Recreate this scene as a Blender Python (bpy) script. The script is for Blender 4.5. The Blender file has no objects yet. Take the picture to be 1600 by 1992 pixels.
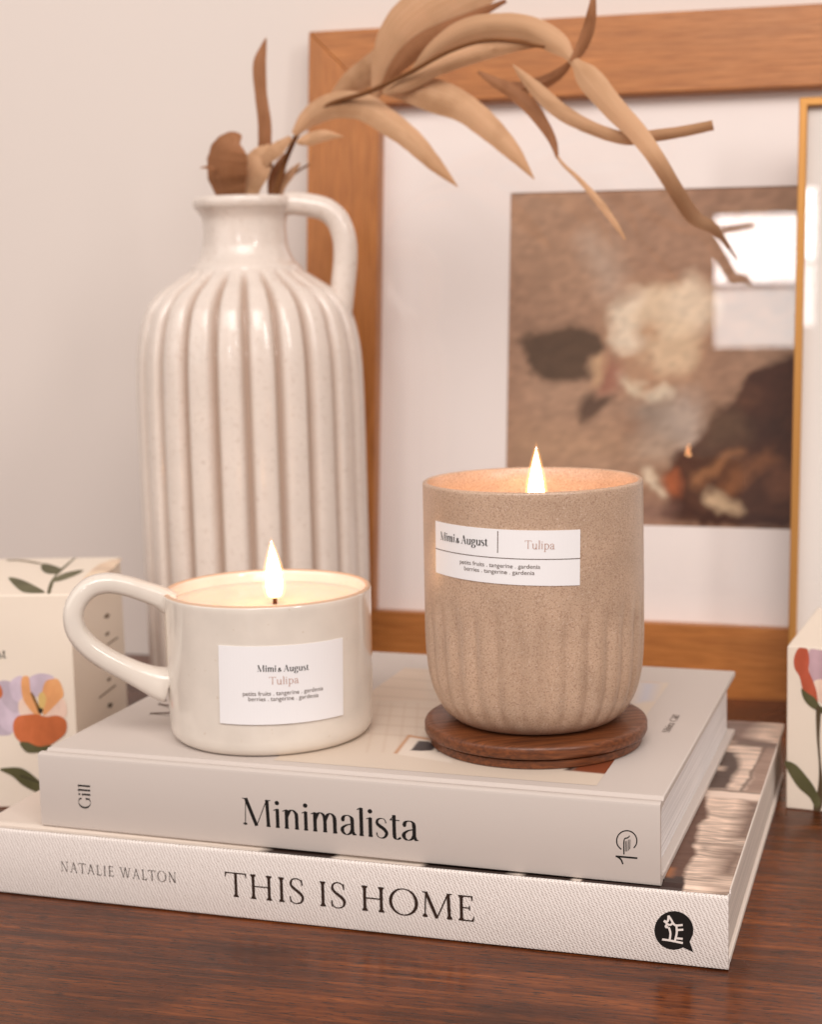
import bpy, bmesh, math, random
import numpy as np
from mathutils import Vector, Matrix, noise as mnoise

random.seed(7)
S = 0.01                                   # everything below is written in centimetres
SC = bpy.context.scene
COL = SC.collection

# ------------------------------------------------------------------ camera
FPX, PITCH, ROLL, HCAM = 3086.97, 0.1380, -0.0240, 22.54
PW, PH = 1600.0, 1992.0
cp, sp = math.cos(PITCH), math.sin(PITCH)
cr, sr = math.cos(ROLL), math.sin(ROLL)
_F = np.array([0, cp, -sp]); _U0 = np.array([0, sp, cp]); _R0 = np.array([1.0, 0, 0])
_R = cr * _R0 + sr * _U0
_U = -sr * _R0 + cr * _U0
_C = np.array([0, 0, HCAM])

camd = bpy.data.cameras.new('camera')
cam = bpy.data.objects.new('camera', camd)
COL.objects.link(cam)
camd.sensor_fit = 'HORIZONTAL'
camd.sensor_width = 36
camd.lens = FPX / PW * 36
camd.clip_start = 0.02
camd.clip_end = 50
mw = Matrix.Identity(4)
for i in range(3):
    mw[i][0], mw[i][1], mw[i][2], mw[i][3] = _R[i], _U[i], -_F[i], _C[i] * S
cam.matrix_world = mw
camd.dof.use_dof = True
camd.dof.focus_distance = 0.528
camd.dof.aperture_fstop = 16.0
SC.camera = cam

# ------------------------------------------------------------------ light of the room
world = bpy.data.worlds.new('World')
SC.world = world
world.use_nodes = True
bg = world.node_tree.nodes['Background']
bg.inputs[0].default_value = (1.0, 0.90, 0.84, 1)
bg.inputs[1].default_value = 0.24


def area(name, az, el, dist, w, h, power, col, target=(0, 62, 12)):
    """a window or an added soft light: azimuth measured from the objects towards the camera, positive to the right"""
    l = bpy.data.lights.new(name, 'AREA')
    l.shape = 'RECTANGLE'
    l.size, l.size_y = w, h
    l.energy = power
    l.color = col
    o = bpy.data.objects.new(name, l)
    a, e = math.radians(az), math.radians(el)
    t = Vector(target) * S
    d = Vector((math.sin(a) * math.cos(e), -math.cos(a) * math.cos(e), math.sin(e)))
    o.location = t + d * dist
    o.rotation_euler = (-d).to_track_quat('-Z', 'Y').to_euler()
    COL.objects.link(o)
    return o


area('window_upper_pane_light', -16.75, 12.75, 2.6, 0.21, 0.145, 1.5, (1.0, 0.98, 0.97), (14, 88, 22))
area('window_lower_pane_light', -16.75, 9.55, 2.6, 0.21, 0.125, 0.62, (1.0, 0.98, 0.96), (14, 88, 22))
area('window_light_b', 36, 26, 2.2, 0.26, 0.7, 9, (1.0, 0.94, 0.89))
area('added_key_c', 4, 44, 1.9, 1.3, 0.9, 17, (1.0, 0.925, 0.875))  # added soft key above the camera, no curtain hangs there
area('window_light_d', -64, 28, 1.6, 1.3, 1.2, 6, (1.0, 0.92, 0.86))
area('added_fill_e', -16, 42, 2.4, 1.8, 0.9, 14, (1.0, 0.93, 0.88))  # added left-front fill, set too high to mirror in the picture glass

SC.view_settings.view_transform = 'Standard'
SC.view_settings.look = 'None'
SC.view_settings.exposure = 0.19
SC.view_settings.gamma = 1.0
SC.view_settings.use_curve_mapping = False
SC.render.engine = 'CYCLES'
SC.cycles.use_denoising = True
SC.cycles.max_bounces = 10
SC.cycles.sample_clamp_indirect = 6


# ------------------------------------------------------------------ pixel helpers (positions read off the photograph)
def ray(u, v):
    return _F + _R * (u - PW / 2) / FPX + _U * (PH / 2 - v) / FPX


def at(u, v, Y):
    r = ray(u, v)
    return _C + r * (Y / r[1])


def onz(u, v, z=0.0):
    r = ray(u, v)
    return _C + r * ((z - HCAM) / r[2])


def onplane(u, v, o, n):
    r = ray(u, v)
    return _C + r * (np.dot(np.array(o) - _C, n) / np.dot(r, n))


def oncyl(u, v, cx, cy, rad):
    """front hit of a pixel with an upright cylinder -> (theta, z)"""
    r = ray(u, v)
    a = r[0] ** 2 + r[1] ** 2
    b = 2 * (r[0] * (_C[0] - cx) + r[1] * (_C[1] - cy))
    c = (_C[0] - cx) ** 2 + (_C[1] - cy) ** 2 - rad ** 2
    k = (-b - math.sqrt(max(b * b - 4 * a * c, 0))) / (2 * a)
    p = _C + k * r
    return math.atan2(p[1] - cy, p[0] - cx), p[2]


def lin(r, g, b):
    f = lambda x: (x / 255 / 12.92) if x / 255 <= 0.04045 else ((x / 255 + 0.055) / 1.055) ** 2.4
    return (f(r), f(g), f(b))


# ------------------------------------------------------------------ materials
def mat(name, col, rough=0.5, spec=0.5, coat=0.0, coat_rough=0.1, metal=0.0, sss=0.0, sss_r=(1, .5, .3), trans=0.0, ior=1.45):
    m = bpy.data.materials.new(name)
    m.use_nodes = True
    b = m.node_tree.nodes['Principled BSDF']
    b.inputs['Base Color'].default_value = (*col, 1)
    b.inputs['Roughness'].default_value = rough
    b.inputs['Specular IOR Level'].default_value = spec
    b.inputs['Coat Weight'].default_value = coat
    b.inputs['Coat Roughness'].default_value = coat_rough
    b.inputs['Metallic'].default_value = metal
    b.inputs['Transmission Weight'].default_value = trans
    b.inputs['IOR'].default_value = ior
    if sss:
        b.inputs['Subsurface Weight'].default_value = sss
        b.inputs['Subsurface Radius'].default_value = sss_r
        b.inputs['Subsurface Scale'].default_value = 0.01
    return m


class NT:
    def __init__(self, m):
        self.t = m.node_tree
        self.b = m.node_tree.nodes['Principled BSDF']

    def n(self, typ, **kw):
        nd = self.t.nodes.new(typ)
        for k, v in kw.items():
            if hasattr(nd, k) and k not in nd.inputs.keys():
                setattr(nd, k, v)
            else:
                nd.inputs[k].default_value = v
        return nd

    def l(self, a, b):
        self.t.links.new(a, b)

    def coords(self, scale=(1, 1, 1), rot=(0, 0, 0), src='Object'):
        tc = self.n('ShaderNodeTexCoord')
        mp = self.n('ShaderNodeMapping')
        mp.inputs['Scale'].default_value = scale
        mp.inputs['Rotation'].default_value = rot
        self.l(tc.outputs[src], mp.inputs['Vector'])
        return mp.outputs['Vector']

    def noise(self, vec, scale, detail=4, rough=0.55, dist=0.0):
        nd = self.n('ShaderNodeTexNoise')
        nd.inputs['Scale'].default_value = scale
        nd.inputs['Detail'].default_value = detail
        nd.inputs['Roughness'].default_value = rough
        nd.inputs['Distortion'].default_value = dist
        self.l(vec, nd.inputs['Vector'])
        return nd.outputs['Fac']

    def ramp(self, fac, stops):
        nd = self.n('ShaderNodeValToRGB')
        els = nd.color_ramp.elements
        while len(els) < len(stops):
            els.new(0.5)
        for e, (p, c) in zip(els, stops):
            e.position = p
            e.color = (*c, 1) if len(c) == 3 else c
        self.l(fac, nd.inputs['Fac'])
        return nd.outputs['Color']

    def mix(self, fac, a, b, mode='MIX'):
        nd = self.n('ShaderNodeMix', data_type='RGBA', blend_type=mode)
        for s, v in ((0, fac), (6, a), (7, b)):
            if hasattr(v, 'is_linked') or hasattr(v, 'links'):
                self.l(v, nd.inputs[s])
            elif isinstance(v, (int, float)):
                nd.inputs[s].default_value = v
            else:
                nd.inputs[s].default_value = (*v, 1)
        return nd.outputs[2]

    def bump(self, h, strength, dist=0.001):
        nd = self.n('ShaderNodeBump')
        nd.inputs['Strength'].default_value = strength
        nd.inputs['Distance'].default_value = dist
        self.l(h, nd.inputs['Height'])
        self.l(nd.outputs['Normal'], self.b.inputs['Normal'])

    def color(self, c):
        self.l(c, self.b.inputs['Base Color'])


def wood(name, dark, mid, light, axis, fine, rough=0.4, coat=0.0, bump=0.15, figure=1.0):
    """grain runs along the object's axis (0, 1, 2)"""
    m = mat(name, mid, rough, 0.5, coat, 0.18)
    k = NT(m)
    sc = [1.0, 1.0, 1.0]
    sc[axis] = 0.045
    v1 = k.coords(tuple(s * fine for s in sc))
    sc2 = [1.0, 1.0, 1.0]
    sc2[axis] = 0.10
    v2 = k.coords(tuple(s * fine * 0.16 for s in sc2))
    a = k.noise(v1, 1.0, 6, 0.6, 0.3)
    b = k.noise(v2, 1.0, 3, 0.5, 0.8)
    ca = k.ramp(a, [(0.32, dark), (0.5, mid), (0.68, light)])
    cb = k.ramp(b, [(0.3, (0.62, 0.6, 0.58)), (0.5, (1, 1, 1)), (0.7, (1.3, 1.3, 1.28))])
    c = k.mix(figure, ca, cb, 'MULTIPLY')
    k.color(c)
    k.bump(a, bump, 0.0006)
    rr = k.ramp(a, [(0.3, (rough * 1.25,) * 3), (0.7, (rough * 0.85,) * 3)])
    k.l(rr, k.b.inputs['Roughness'])
    return m


def speckle(name, base, rough, spots, coat=0.0, spec=0.5, bump=0.0, mottle=0.06):
    """ceramic with specks: spots = [(scale, threshold, colour, amount)]"""
    m = mat(name, base, rough, spec, coat, 0.06)
    k = NT(m)
    v = k.coords()
    big = k.noise(v, 60, 3)
    lo = tuple(x * (1 - mottle) for x in base)
    hi = tuple(min(x * (1 + mottle), 0.95) for x in base)
    c = k.ramp(big, [(0.3, lo), (0.7, hi)])
    for scale, th, sc, amt in spots:
        f = k.noise(v, scale, 2, 0.5)
        fr = k.ramp(f, [(th, (0, 0, 0)), (th + 0.06, (amt,) * 3)])
        c = k.mix(fr, c, sc)
    k.color(c)
    if bump:
        k.bump(k.noise(v, 900, 4), bump, 0.0004)
    return m


# ------------------------------------------------------------------ mesh building
class MB:
    def __init__(self):
        self.v, self.f, self.m, self.c = [], [], [], None

    def add(self, vs, fs, mi=0):
        o = len(self.v)
        self.v += [tuple(map(float, p)) for p in vs]
        self.f += [tuple(i + o for i in f) for f in fs]
        self.m += [mi] * len(fs)

    def box(self, x0, y0, z0, x1, y1, z1, mi=0):
        vs = [(x, y, z) for z in (z0, z1) for y in (y0, y1) for x in (x0, x1)]
        self.add(vs, [(0, 2, 3, 1), (4, 5, 7, 6), (0, 1, 5, 4), (2, 6, 7, 3), (0, 4, 6, 2), (1, 3, 7, 5)], mi)

    def lathe(self, prof, n=96, cx=0, cy=0, rad=None, mi=0, mfun=None):
        """prof = [(r, z)]; rad(r, z, theta) may flute it"""
        vs, fs = [], []
        for (r, z) in prof:
            for i in range(n):
                t = 2 * math.pi * i / n
                rr = rad(r, z, t) if rad else r
                vs.append((cx + rr * math.cos(t), cy + rr * math.sin(t), z))
        o = len(self.v)
        self.v += vs
        for j in range(len(prof) - 1):
            for i in range(n):
                k = (i + 1) % n
                self.f.append((o + j * n + i, o + j * n + k, o + (j + 1) * n + k, o + (j + 1) * n + i))
                self.m.append(mfun(j) if mfun else mi)

    def disc(self, r, z, n=96, mi=0, up=True):
        vs = [(r * math.cos(2 * math.pi * i / n), r * math.sin(2 * math.pi * i / n), z) for i in range(n)]
        f = tuple(range(n))
        self.add(vs, [f if up else f[::-1]], mi)

    def sweep(self, path, sec, closed_ends=True, mi=0, side=None):
        """path: list of 3D points; sec(i, s) -> list of (a, b) offsets; side = constant side vector"""
        P = [Vector(p) for p in path]
        n = len(P)
        vs = []
        up = None
        for i in range(n):
            t = (P[min(i + 1, n - 1)] - P[max(i - 1, 0)]).normalized()
            if side is not None:
                b = Vector(side)
                b = (b - t * b.dot(t)).normalized()
            else:
                if up is None:
                    up = Vector((0, 0, 1)) if abs(t.z) < 0.9 else Vector((1, 0, 0))
                b = (up - t * up.dot(t)).normalized()
                up = b
            a = t.cross(b)
            ring = sec(i, i / (n - 1))
            for (x, y) in ring:
                vs.append(P[i] + a * x + b * y)
        k = len(ring)
        fs = []
        for i in range(n - 1):
            for j in range(k):
                q = (j + 1) % k
                fs.append((i * k + j, i * k + q, (i + 1) * k + q, (i + 1) * k + j))
        if closed_ends:
            fs.append(tuple(range(k))[::-1])
            fs.append(tuple((n - 1) * k + j for j in range(k)))
        self.add(vs, fs, mi)

    def build(self, name, mats, parent=None, origin=(0, 0, 0), smooth=False, colors=None, fix=False, angle=None):
        """links ONE mesh object; vertices given in cm relative to the parent, origin in cm"""
        me = bpy.data.meshes.new(name)
        me.from_pydata([tuple((a - b) * S for a, b in zip(p, origin)) for p in self.v], [], self.f)
        if not isinstance(mats, (list, tuple)):
            mats = [mats]
        for m in mats:
            me.materials.append(m)
        for p, i in zip(me.polygons, self.m):
            p.material_index = i
            p.use_smooth = smooth
        if colors is not None:
            at_ = me.color_attributes.new('paint', 'FLOAT_COLOR', 'POINT')
            at_.data.foreach_set('color', np.asarray(colors, dtype=np.float32).ravel())
        if fix:
            bm = bmesh.new()
            bm.from_mesh(me)
            bmesh.ops.recalc_face_normals(bm, faces=bm.faces)
            bm.to_mesh(me)
            bm.free()
        me.update()
        if angle is not None:
            try:
                me.set_sharp_from_angle(angle=math.radians(angle))
            except Exception:
                pass
        o = bpy.data.objects.new(name, me)
        COL.objects.link(o)
        o.location = Vector(origin) * S
        if parent is not None:
            o.parent = parent
        return o


def bevel(o, w, seg=3):
    md = o.modifiers.new('bevel', 'BEVEL')
    md.width = w * S
    md.segments = seg
    md.limit_method = 'ANGLE'
    md.angle_limit = math.radians(40)
    for p in o.data.polygons:
        p.use_smooth = True
    try:
        o.data.set_sharp_from_angle(angle=math.radians(40))
    except Exception:
        pass
    return o


def thing(name, label, cat, loc=(0, 0, 0), rotz=0.0, group=None):
    o = bpy.data.objects.new(name, None)
    COL.objects.link(o)
    o.empty_display_size = 0.02
    o.location = Vector(loc) * S
    o.rotation_euler = (0, 0, rotz)
    o['label'] = label
    o['category'] = cat
    if group:
        o['group'] = group
    return o


def tag(o, label, cat, kind=None):
    o['label'] = label
    o['category'] = cat
    if kind:
        o['kind'] = kind
    return o


def spline(pts, n=8, closed=False):
    """Catmull-Rom through points (any dimension)"""
    P = [np.array(p, float) for p in pts]
    out = []
    m = len(P)
    rng = range(m) if closed else range(m - 1)
    for i in rng:
        if closed:
            p0, p1, p2, p3 = P[i - 1], P[i], P[(i + 1) % m], P[(i + 2) % m]
        else:
            p0, p1, p2, p3 = P[max(i - 1, 0)], P[i], P[i + 1], P[min(i + 2, m - 1)]
        for j in range(n):
            t = j / n
            out.append(0.5 * ((2 * p1) + (p2 - p0) * t + (2 * p0 - 5 * p1 + 4 * p2 - p3) * t * t + (3 * p1 - p0 - 3 * p2 + p3) * t ** 3))
    if not closed:
        out.append(P[-1])
    return out


# ------------------------------------------------------------------ lettering: a small serif alphabet made of pen strokes
def stroke_poly(pts, ws):
    P = [np.array(p, float) for p in pts]
    n = len(P)
    L, R_ = [], []
    for i in range(n):
        d = P[min(i + 1, n - 1)] - P[max(i - 1, 0)]
        d = d / (np.linalg.norm(d) + 1e-9)
        nn = np.array([-d[1], d[0]])
        L.append(P[i] + nn * ws[i] / 2)
        R_.append(P[i] - nn * ws[i] / 2)
    return [[R_[i], R_[i + 1], L[i + 1], L[i]] for i in range(n - 1)]


def make_alphabet(T, t, s, xh=0.68, asc=1.04):
    def st(x, y0, y1, w=None, x1=None):
        w = w or T
        return ('l', [(x, y0), (x if x1 is None else x1, y1)], [w, w])

    def sf(x, y=0.0, h=None, hh=None):
        h = s if h is None else h
        yc = t / 2 if y == 0 else y - t / 2
        sg = 1 if y == 0 else -1
        out = [('l', [(x - h, yc), (x + (hh if hh is not None else h), yc)], [t, t])]
        out.append(('l', [(x, yc), (x, yc + sg * t * 2.2)], [T + h * 1.1, T]))
        return out

    def cv(*p):
        return ('c', p)

    def ln(p, q, w0, w1=None):
        return ('l', [p, q], [w0, w1 or w0])

    def dot(x, y, r):
        return ('d', (x, y), r)

    def ell(cx, cy, rx, ry):
        return ('e', (cx, cy), (rx, ry))

    g = {}
    g[' '] = (0.34, [])
    g['~'] = (0.20, [])
    g['T'] = (0.80, [st(.40, 0, 1), *sf(.40), ln((.03, 1 - t * .6), (.77, 1 - t * .6), t * 1.2), ln((.035, 1), (.02, .80), t * 1.7, t * .5), ln((.765, 1), (.78, .80), t * 1.7, t * .5)])
    g['H'] = (0.98, [st(.20, 0, 1), st(.78, 0, 1), *sf(.20), *sf(.78), *sf(.20, 1), *sf(.78, 1), ln((.2, .52), (.78, .52), t * 1.1)])
    g['I'] = (0.42, [st(.21, 0, 1), *sf(.21), *sf(.21, 1)])
    g['L'] = (0.62, [st(.18, 0, 1), *sf(.18), *sf(.18, 1), ln((.18, t * .6), (.57, t * .6), t * 1.2), ln((.555, 0), (.59, .22), t * 1.8, t * .5)])
    g['E'] = (0.66, [st(.18, 0, 1), *sf(.18), *sf(.18, 1), ln((.18, t * .6), (.57, t * .6), t * 1.2), ln((.18, 1 - t * .6), (.54, 1 - t * .6), t * 1.2), ln((.18, .52), (.46, .52), t * 1.1),
                    ln((.555, 0), (.60, .21), t * 1.8, t * .5), ln((.53, 1), (.545, .80), t * 1.8, t * .5), ln((.455, .43), (.455, .61), t, t)])
    g['O'] = (1.06, [ell(.53, .5, .45, .51)])
    g['S'] = (0.60, [('w', [(.49, .76), (.45, .93), (.30, 1.005), (.13, .93), (.09, .75), (.20, .60), (.40, .44), (.51, .27), (.45, .07), (.27, -.005), (.11, .06), (.06, .25)],
                      [t * .6, t, t, T * .6, T * .85, T, T * 1.05, T * .9, T * .6, t, t, t * .6]),
                     ln((.485, .97), (.495, .74), t * .6, t * 1.2), ln((.07, .03), (.055, .27), t * .6, t * 1.2)])
    g['M'] = (1.18, [ln((.16, 0), (.20, 1), t), ln((.20, 1), (.57, 0.0), T * 1.05), ln((.57, 0.0), (.96, 1), t), ln((.965, 1), (1.0, 0), T), *sf(.16, 0, s * .8), *sf(1.0), ln((.07, 1 - t / 2), (.22, 1 - t / 2), t), ln((.95, 1 - t / 2), (1.10, 1 - t / 2), t)])
    g['N'] = (0.95, [ln((.18, 0), (.18, 1), t * 1.1), ln((.17, 1), (.77, 0), T * 1.05), ln((.77, 0), (.77, 1), t * 1.1), *sf(.18, 0, s * .7), ln((.64, 1 - t / 2), (.90, 1 - t / 2), t), ln((.05, 1 - t / 2), (.2, 1 - t / 2), t)])
    g['A'] = (0.86, [ln((.13, 0), (.42, 1), t * 1.2), ln((.42, 1), (.73, 0), T * 1.05), ln((.23, .36), (.61, .36), t), *sf(.12, 0, s * .7), *sf(.73, 0, s * .7)])
    g['W'] = (1.26, [ln((.12, 1), (.40, 0), T), ln((.40, 0), (.63, 1), t * 1.2), ln((.62, 1), (.88, 0), T), ln((.88, 0), (1.13, 1), t * 1.2), ln((0, 1 - t / 2), (.25, 1 - t / 2), t), ln((.5, 1 - t / 2), (.72, 1 - t / 2), t), ln((1.02, 1 - t / 2), (1.24, 1 - t / 2), t)])
    g['G'] = (0.92, [cv((.76, .76), (.68, .93), (.49, 1.01), (.25, .91), (.10, .66), (.09, .38), (.22, .11), (.46, -.01), (.66, .05), (.76, .16)), st(.76, .06, .40, T * .9), *sf(.76, .40, s * .8), ln((.76, .98), (.775, .72), t * .6, t * 1.2)])
    g['&'] = (0.56, [('c', [(q[0] * .62, q[1] * .62) for q in ((.80, .04), (.62, .14), (.36, .50), (.22, .74), (.28, .92), (.42, .93), (.48, .78), (.36, .60), (.14, .40), (.07, .20), (.18, .02), (.38, .0), (.58, .18), (.70, .46))])])
    x = xh
    tip = lambda a, y: ln((a - T * 1.15, y - T * .55), (a + T * .1, y), t, t * 1.4)
    g['i'] = (0.31, [st(.155, 0, x), *sf(.155, 0, s * .8), tip(.155, x), dot(.15, x + .22, T * .66)])
    g['l'] = (0.31, [st(.155, 0, asc), *sf(.155, 0, s * .8), tip(.155, asc)])
    arch = lambda a, w: [cv((a, x * .62), (a + w * .28, x * .92), (a + w * .6, x * 1.01), (a + w * .93, x * .86), (a + w, x * .58)), st(a + w, 0, x * .62)]
    g['n'] = (0.70, [st(.17, 0, x), *sf(.17, 0, s * .8), tip(.17, x), *arch(.17, .36), *sf(.53, 0, s * .8)])
    g['h'] = (0.70, [st(.17, 0, asc), *sf(.17, 0, s * .8), tip(.17, asc), *arch(.17, .36), *sf(.53, 0, s * .8)])
    g['m'] = (1.04, [st(.17, 0, x), *sf(.17, 0, s * .8), tip(.17, x), *arch(.17, .35), *sf(.52, 0, s * .8), *arch(.52, .35), *sf(.87, 0, s * .8)])
    g['r'] = (0.47, [st(.17, 0, x), *sf(.17, 0, s * .8), tip(.17, x), cv((.17, x * .62), (.26, x * .9), (.40, x)), dot(.40, x * .92, T * .55)])
    g['u'] = (0.72, [st(.16, x * .3, x), cv((.16, x * .4), (.19, .10), (.32, .0), (.46, .08), (.54, x * .36)), st(.55, 0, x), tip(.16, x), tip(.55, x), ln((.55, t / 2), (.66, t / 2), t)])
    g['a'] = (0.60, [cv((.10, x * .74), (.15, x * .93), (.28, x * 1.0), (.41, x * .90), (.44, x * .68)), st(.44, .10, x * .72), cv((.44, x * .58), (.24, x * .50), (.10, x * .33), (.10, .10), (.22, .0), (.36, .06), (.44, .20)), ln((.44, .14), (.50, .02), T, T * .8), ln((.47, t / 2), (.58, t * 1.1), t * 1.2), dot(.115, x * .76, T * .5)])
    g['s'] = (0.48, [('w', [(.38, x * .77), (.34, x * .95), (.23, x * 1.005), (.10, x * .92), (.085, x * .73), (.20, x * .58), (.33, x * .43), (.40, x * .25), (.33, x * .05), (.20, -.005), (.09, x * .08), (.06, x * .26)],
                      [t * 1.4, t, t, T * .6, T * .85, T, T, T * .9, T * .6, t, t, t * 1.4])])
    g['t'] = (0.42, [st(.18, .14, x + .16), cv((.18, .22), (.20, .05), (.29, .0), (.40, .07)), ln((.04, x - t / 2), (.37, x - t / 2), t * 1.1), ln((.04, x - t), (.20, x + .17), t, t * .5)])
    g['p'] = (0.70, [st(.17, -.34, x), *sf(.17, 0, .0), ln((.05, -.34 + t / 2), (.30, -.34 + t / 2), t), tip(.17, x), cv((.17, x * .75), (.30, x * .98), (.46, x * .95), (.58, x * .72), (.60, x * .45), (.52, x * .12), (.38, 0), (.26, .03), (.17, x * .18))])
    g['g'] = (0.62, [ell(.28, x * .68, .18, x * .32), cv((.20, x * .38), (.12, x * .24), (.20, x * .10), (.40, .04), (.52, -.08), (.46, -.26), (.26, -.33), (.08, -.25), (.07, -.12), (.18, .02)), cv((.42, x * .88), (.50, x * .99), (.58, x * .95))])
    return dict(g=g, T=T, t=t)


def text_polys(alpha, string, track=0.0):
    T, t = alpha['T'], alpha['t']
    out, x = [], 0.0

    def auto(pts):
        P = [np.array(p, float) for p in pts]
        n = len(P)
        ws = []
        for i in range(n):
            d = P[min(i + 1, n - 1)] - P[max(i - 1, 0)]
            d = d / (np.linalg.norm(d) + 1e-9)
            ws.append(t + (T * 1.05 - t) * abs(d[1]) ** 1.7)
        return stroke_poly(P, ws)
    for ch in string:
        adv, items = alpha['g'][ch]
        loc = []
        for it in items:
            if it[0] == 'l':
                loc += stroke_poly(it[1], it[2])
            elif it[0] == 'c':
                loc += auto(spline(it[1], 7))
            elif it[0] == 'w':
                q = spline([(p[0], p[1], w) for p, w in zip(it[1], it[2])], 7)
                loc += stroke_poly([(a[0], a[1]) for a in q], [a[2] for a in q])
            elif it[0] == 'e':
                (cx, cy), (rx, ry) = it[1], it[2]
                q = [(cx + rx * math.cos(2 * math.pi * i / 40), cy + ry * math.sin(2 * math.pi * i / 40)) for i in range(41)]
                loc += auto(q)
            elif it[0] == 'd':
                (cx, cy), r = it[1], it[2]
                loc.append([np.array((cx + r * math.cos(2 * math.pi * i / 16), cy + r * math.sin(2 * math.pi * i / 16))) for i in range(16)])
        out += [[p + np.array((x, 0)) for p in poly] for poly in loc]
        x += adv + track
    xs = [p[0] for poly in out for p in poly]
    x0, x1 = min(xs), max(xs)
    return [[p - np.array((x0, 0)) for p in poly] for poly in out], x1 - x0


def sans_polys(string):
    cu = bpy.data.curves.new('tmp_text', 'FONT')
    cu.body = string
    o = bpy.data.objects.new('tmp_text', cu)
    COL.objects.link(o)
    dg = bpy.context.evaluated_depsgraph_get()
    dg.update()
    me = bpy.data.meshes.new_from_object(o.evaluated_get(dg))
    polys = [[np.array(me.vertices[i].co[:2]) for i in p.vertices] for p in me.polygons]
    bpy.data.objects.remove(o)
    bpy.data.curves.remove(cu)
    bpy.data.meshes.remove(me)
    xs = [p[0] for poly in polys for p in poly]
    x0, x1 = min(xs), max(xs)
    sc = 1 / 0.72                           # capital height -> 1
    return [[(p - np.array((x0, 0))) * sc for p in poly] for poly in polys], (x1 - x0) * sc


def lettering(polys, mapping, material, parent, name='lettering'):
    """polys in 2D -> mapping(x, y, lift) -> parent's local cm"""
    mb = MB()
    for i, poly in enumerate(polys):
        mb.add([mapping(p[0], p[1], 0.0004 * (i % 40)) for p in poly], [tuple(range(len(poly)))])
    return mb.build(name, material, parent)


# ------------------------------------------------------------------ paint helpers: printed pictures as painted grids
def seg_dist(P, a, b):
    a, b = np.array(a, float), np.array(b, float)
    ab = b - a
    t = np.clip(((P - a) @ ab) / (ab @ ab + 1e-12), 0, 1)
    return np.linalg.norm(P - (a + t[..., None] * ab), axis=-1)


def poly_mask(P, poly, soft):
    poly = [tuple(p) for p in poly]
    n = len(poly)
    inside = np.zeros(P.shape[:-1], bool)
    d = np.full(P.shape[:-1], 1e9)
    for i in range(n):
        a, b = poly[i], poly[(i + 1) % n]
        d = np.minimum(d, seg_dist(P, a, b))
        cond = ((a[1] > P[..., 1]) != (b[1] > P[..., 1]))
        xx = (b[0] - a[0]) * (P[..., 1] - a[1]) / ((b[1] - a[1]) + 1e-12) + a[0]
        inside ^= cond & (P[..., 0] < xx)
    sd = np.where(inside, d, -d)
    return np.clip(sd / soft * 0.5 + 0.5, 0, 1)


def blend(C, m, col):
    C[...] = C * (1 - m[..., None]) + np.array(col) * m[..., None]


def vnoise(P, scale, seed=0):
    """smooth value noise on a numpy grid"""
    rs = np.random.RandomState(seed)
    tab = rs.rand(64, 64)
    q = P * scale
    i = np.floor(q).astype(int)
    f = q - i
    f = f * f * (3 - 2 * f)
    g = lambda a, b: tab[a % 64, b % 64]
    x0, y0 = i[..., 0], i[..., 1]
    return (g(x0, y0) * (1 - f[..., 0]) + g(x0 + 1, y0) * f[..., 0]) * (1 - f[..., 1]) + (g(x0, y0 + 1) * (1 - f[..., 0]) + g(x0 + 1, y0 + 1) * f[..., 0]) * f[..., 1]


def painted(name, rough=0.5, spec=0.4, coat=0.0):
    m = mat(name, (1, 1, 1), rough, spec, coat)
    k = NT(m)
    a = k.n('ShaderNodeAttribute', attribute_name='paint')
    k.color(a.outputs['Color'])
    return m


def paint_grid(nx, ny, pos, C):
    """pos(i, j) -> 3D cm; C (ny, nx, 3)"""
    mb = MB()
    vs = [pos(i, j) for j in range(ny) for i in range(nx)]
    fs = [(j * nx + i, j * nx + i + 1, (j + 1) * nx + i + 1, (j + 1) * nx + i) for j in range(ny - 1) for i in range(nx - 1)]
    mb.add(vs, fs)
    cols = np.concatenate([C.reshape(-1, 3), np.ones((nx * ny, 1))], 1)
    return mb, cols


# ------------------------------------------------------------------ shared frame of the wall and of the leaning pictures
FX, FY, FPSI, FLEAN, FH, FROLL = -6.687, 91.371, -0.2669, 0.0962, 37.73, -0.0131
fe = np.array([math.cos(FPSI), math.sin(FPSI), 0])
fn = np.array([-math.sin(FPSI), math.cos(FPSI), 0])
fup = math.cos(FLEAN) * np.array([0, 0, 1]) + math.sin(FLEAN) * fn
FO = np.array([FX, FY, 0])
fa = math.cos(FROLL) * fe + math.sin(FROLL) * fup
fb = -math.sin(FROLL) * fe + math.cos(FROLL) * fup
fnn = np.cross(fa, fb)                       # towards the camera
if fnn[1] > 0:
    fnn = -fnn

# ------------------------------------------------------------------ wall and table
WOFF = 5.2                                   # the wall stands this far behind the frame's foot
m_wall = mat('wall_paint', lin(225, 214, 207), 0.85, 0.3)
k = NT(m_wall)
k.bump(k.noise(k.coords(), 260, 4), 0.12, 0.0006)
wo = FO + fn * WOFF
mb = MB()
mb.add([wo - fe * 150 - [0, 0, 80], wo + fe * 150 - [0, 0, 80], wo + fe * 150 + [0, 0, 140], wo - fe * 150 + [0, 0, 140],
        wo + fn * 6 - fe * 150 - [0, 0, 80], wo + fn * 6 + fe * 150 - [0, 0, 80], wo + fn * 6 + fe * 150 + [0, 0, 140], wo + fn * 6 - fe * 150 + [0, 0, 140]],
       [(0, 1, 2, 3), (5, 4, 7, 6), (1, 5, 6, 2), (4, 0, 3, 7), (3, 2, 6, 7), (4, 5, 1, 0)])
wall = mb.build('wall', m_wall, None, origin=tuple(wo), fix=True)
wall['kind'] = 'structure'
wall['label'] = 'plain off-white painted wall behind the vase and the picture frame'

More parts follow.
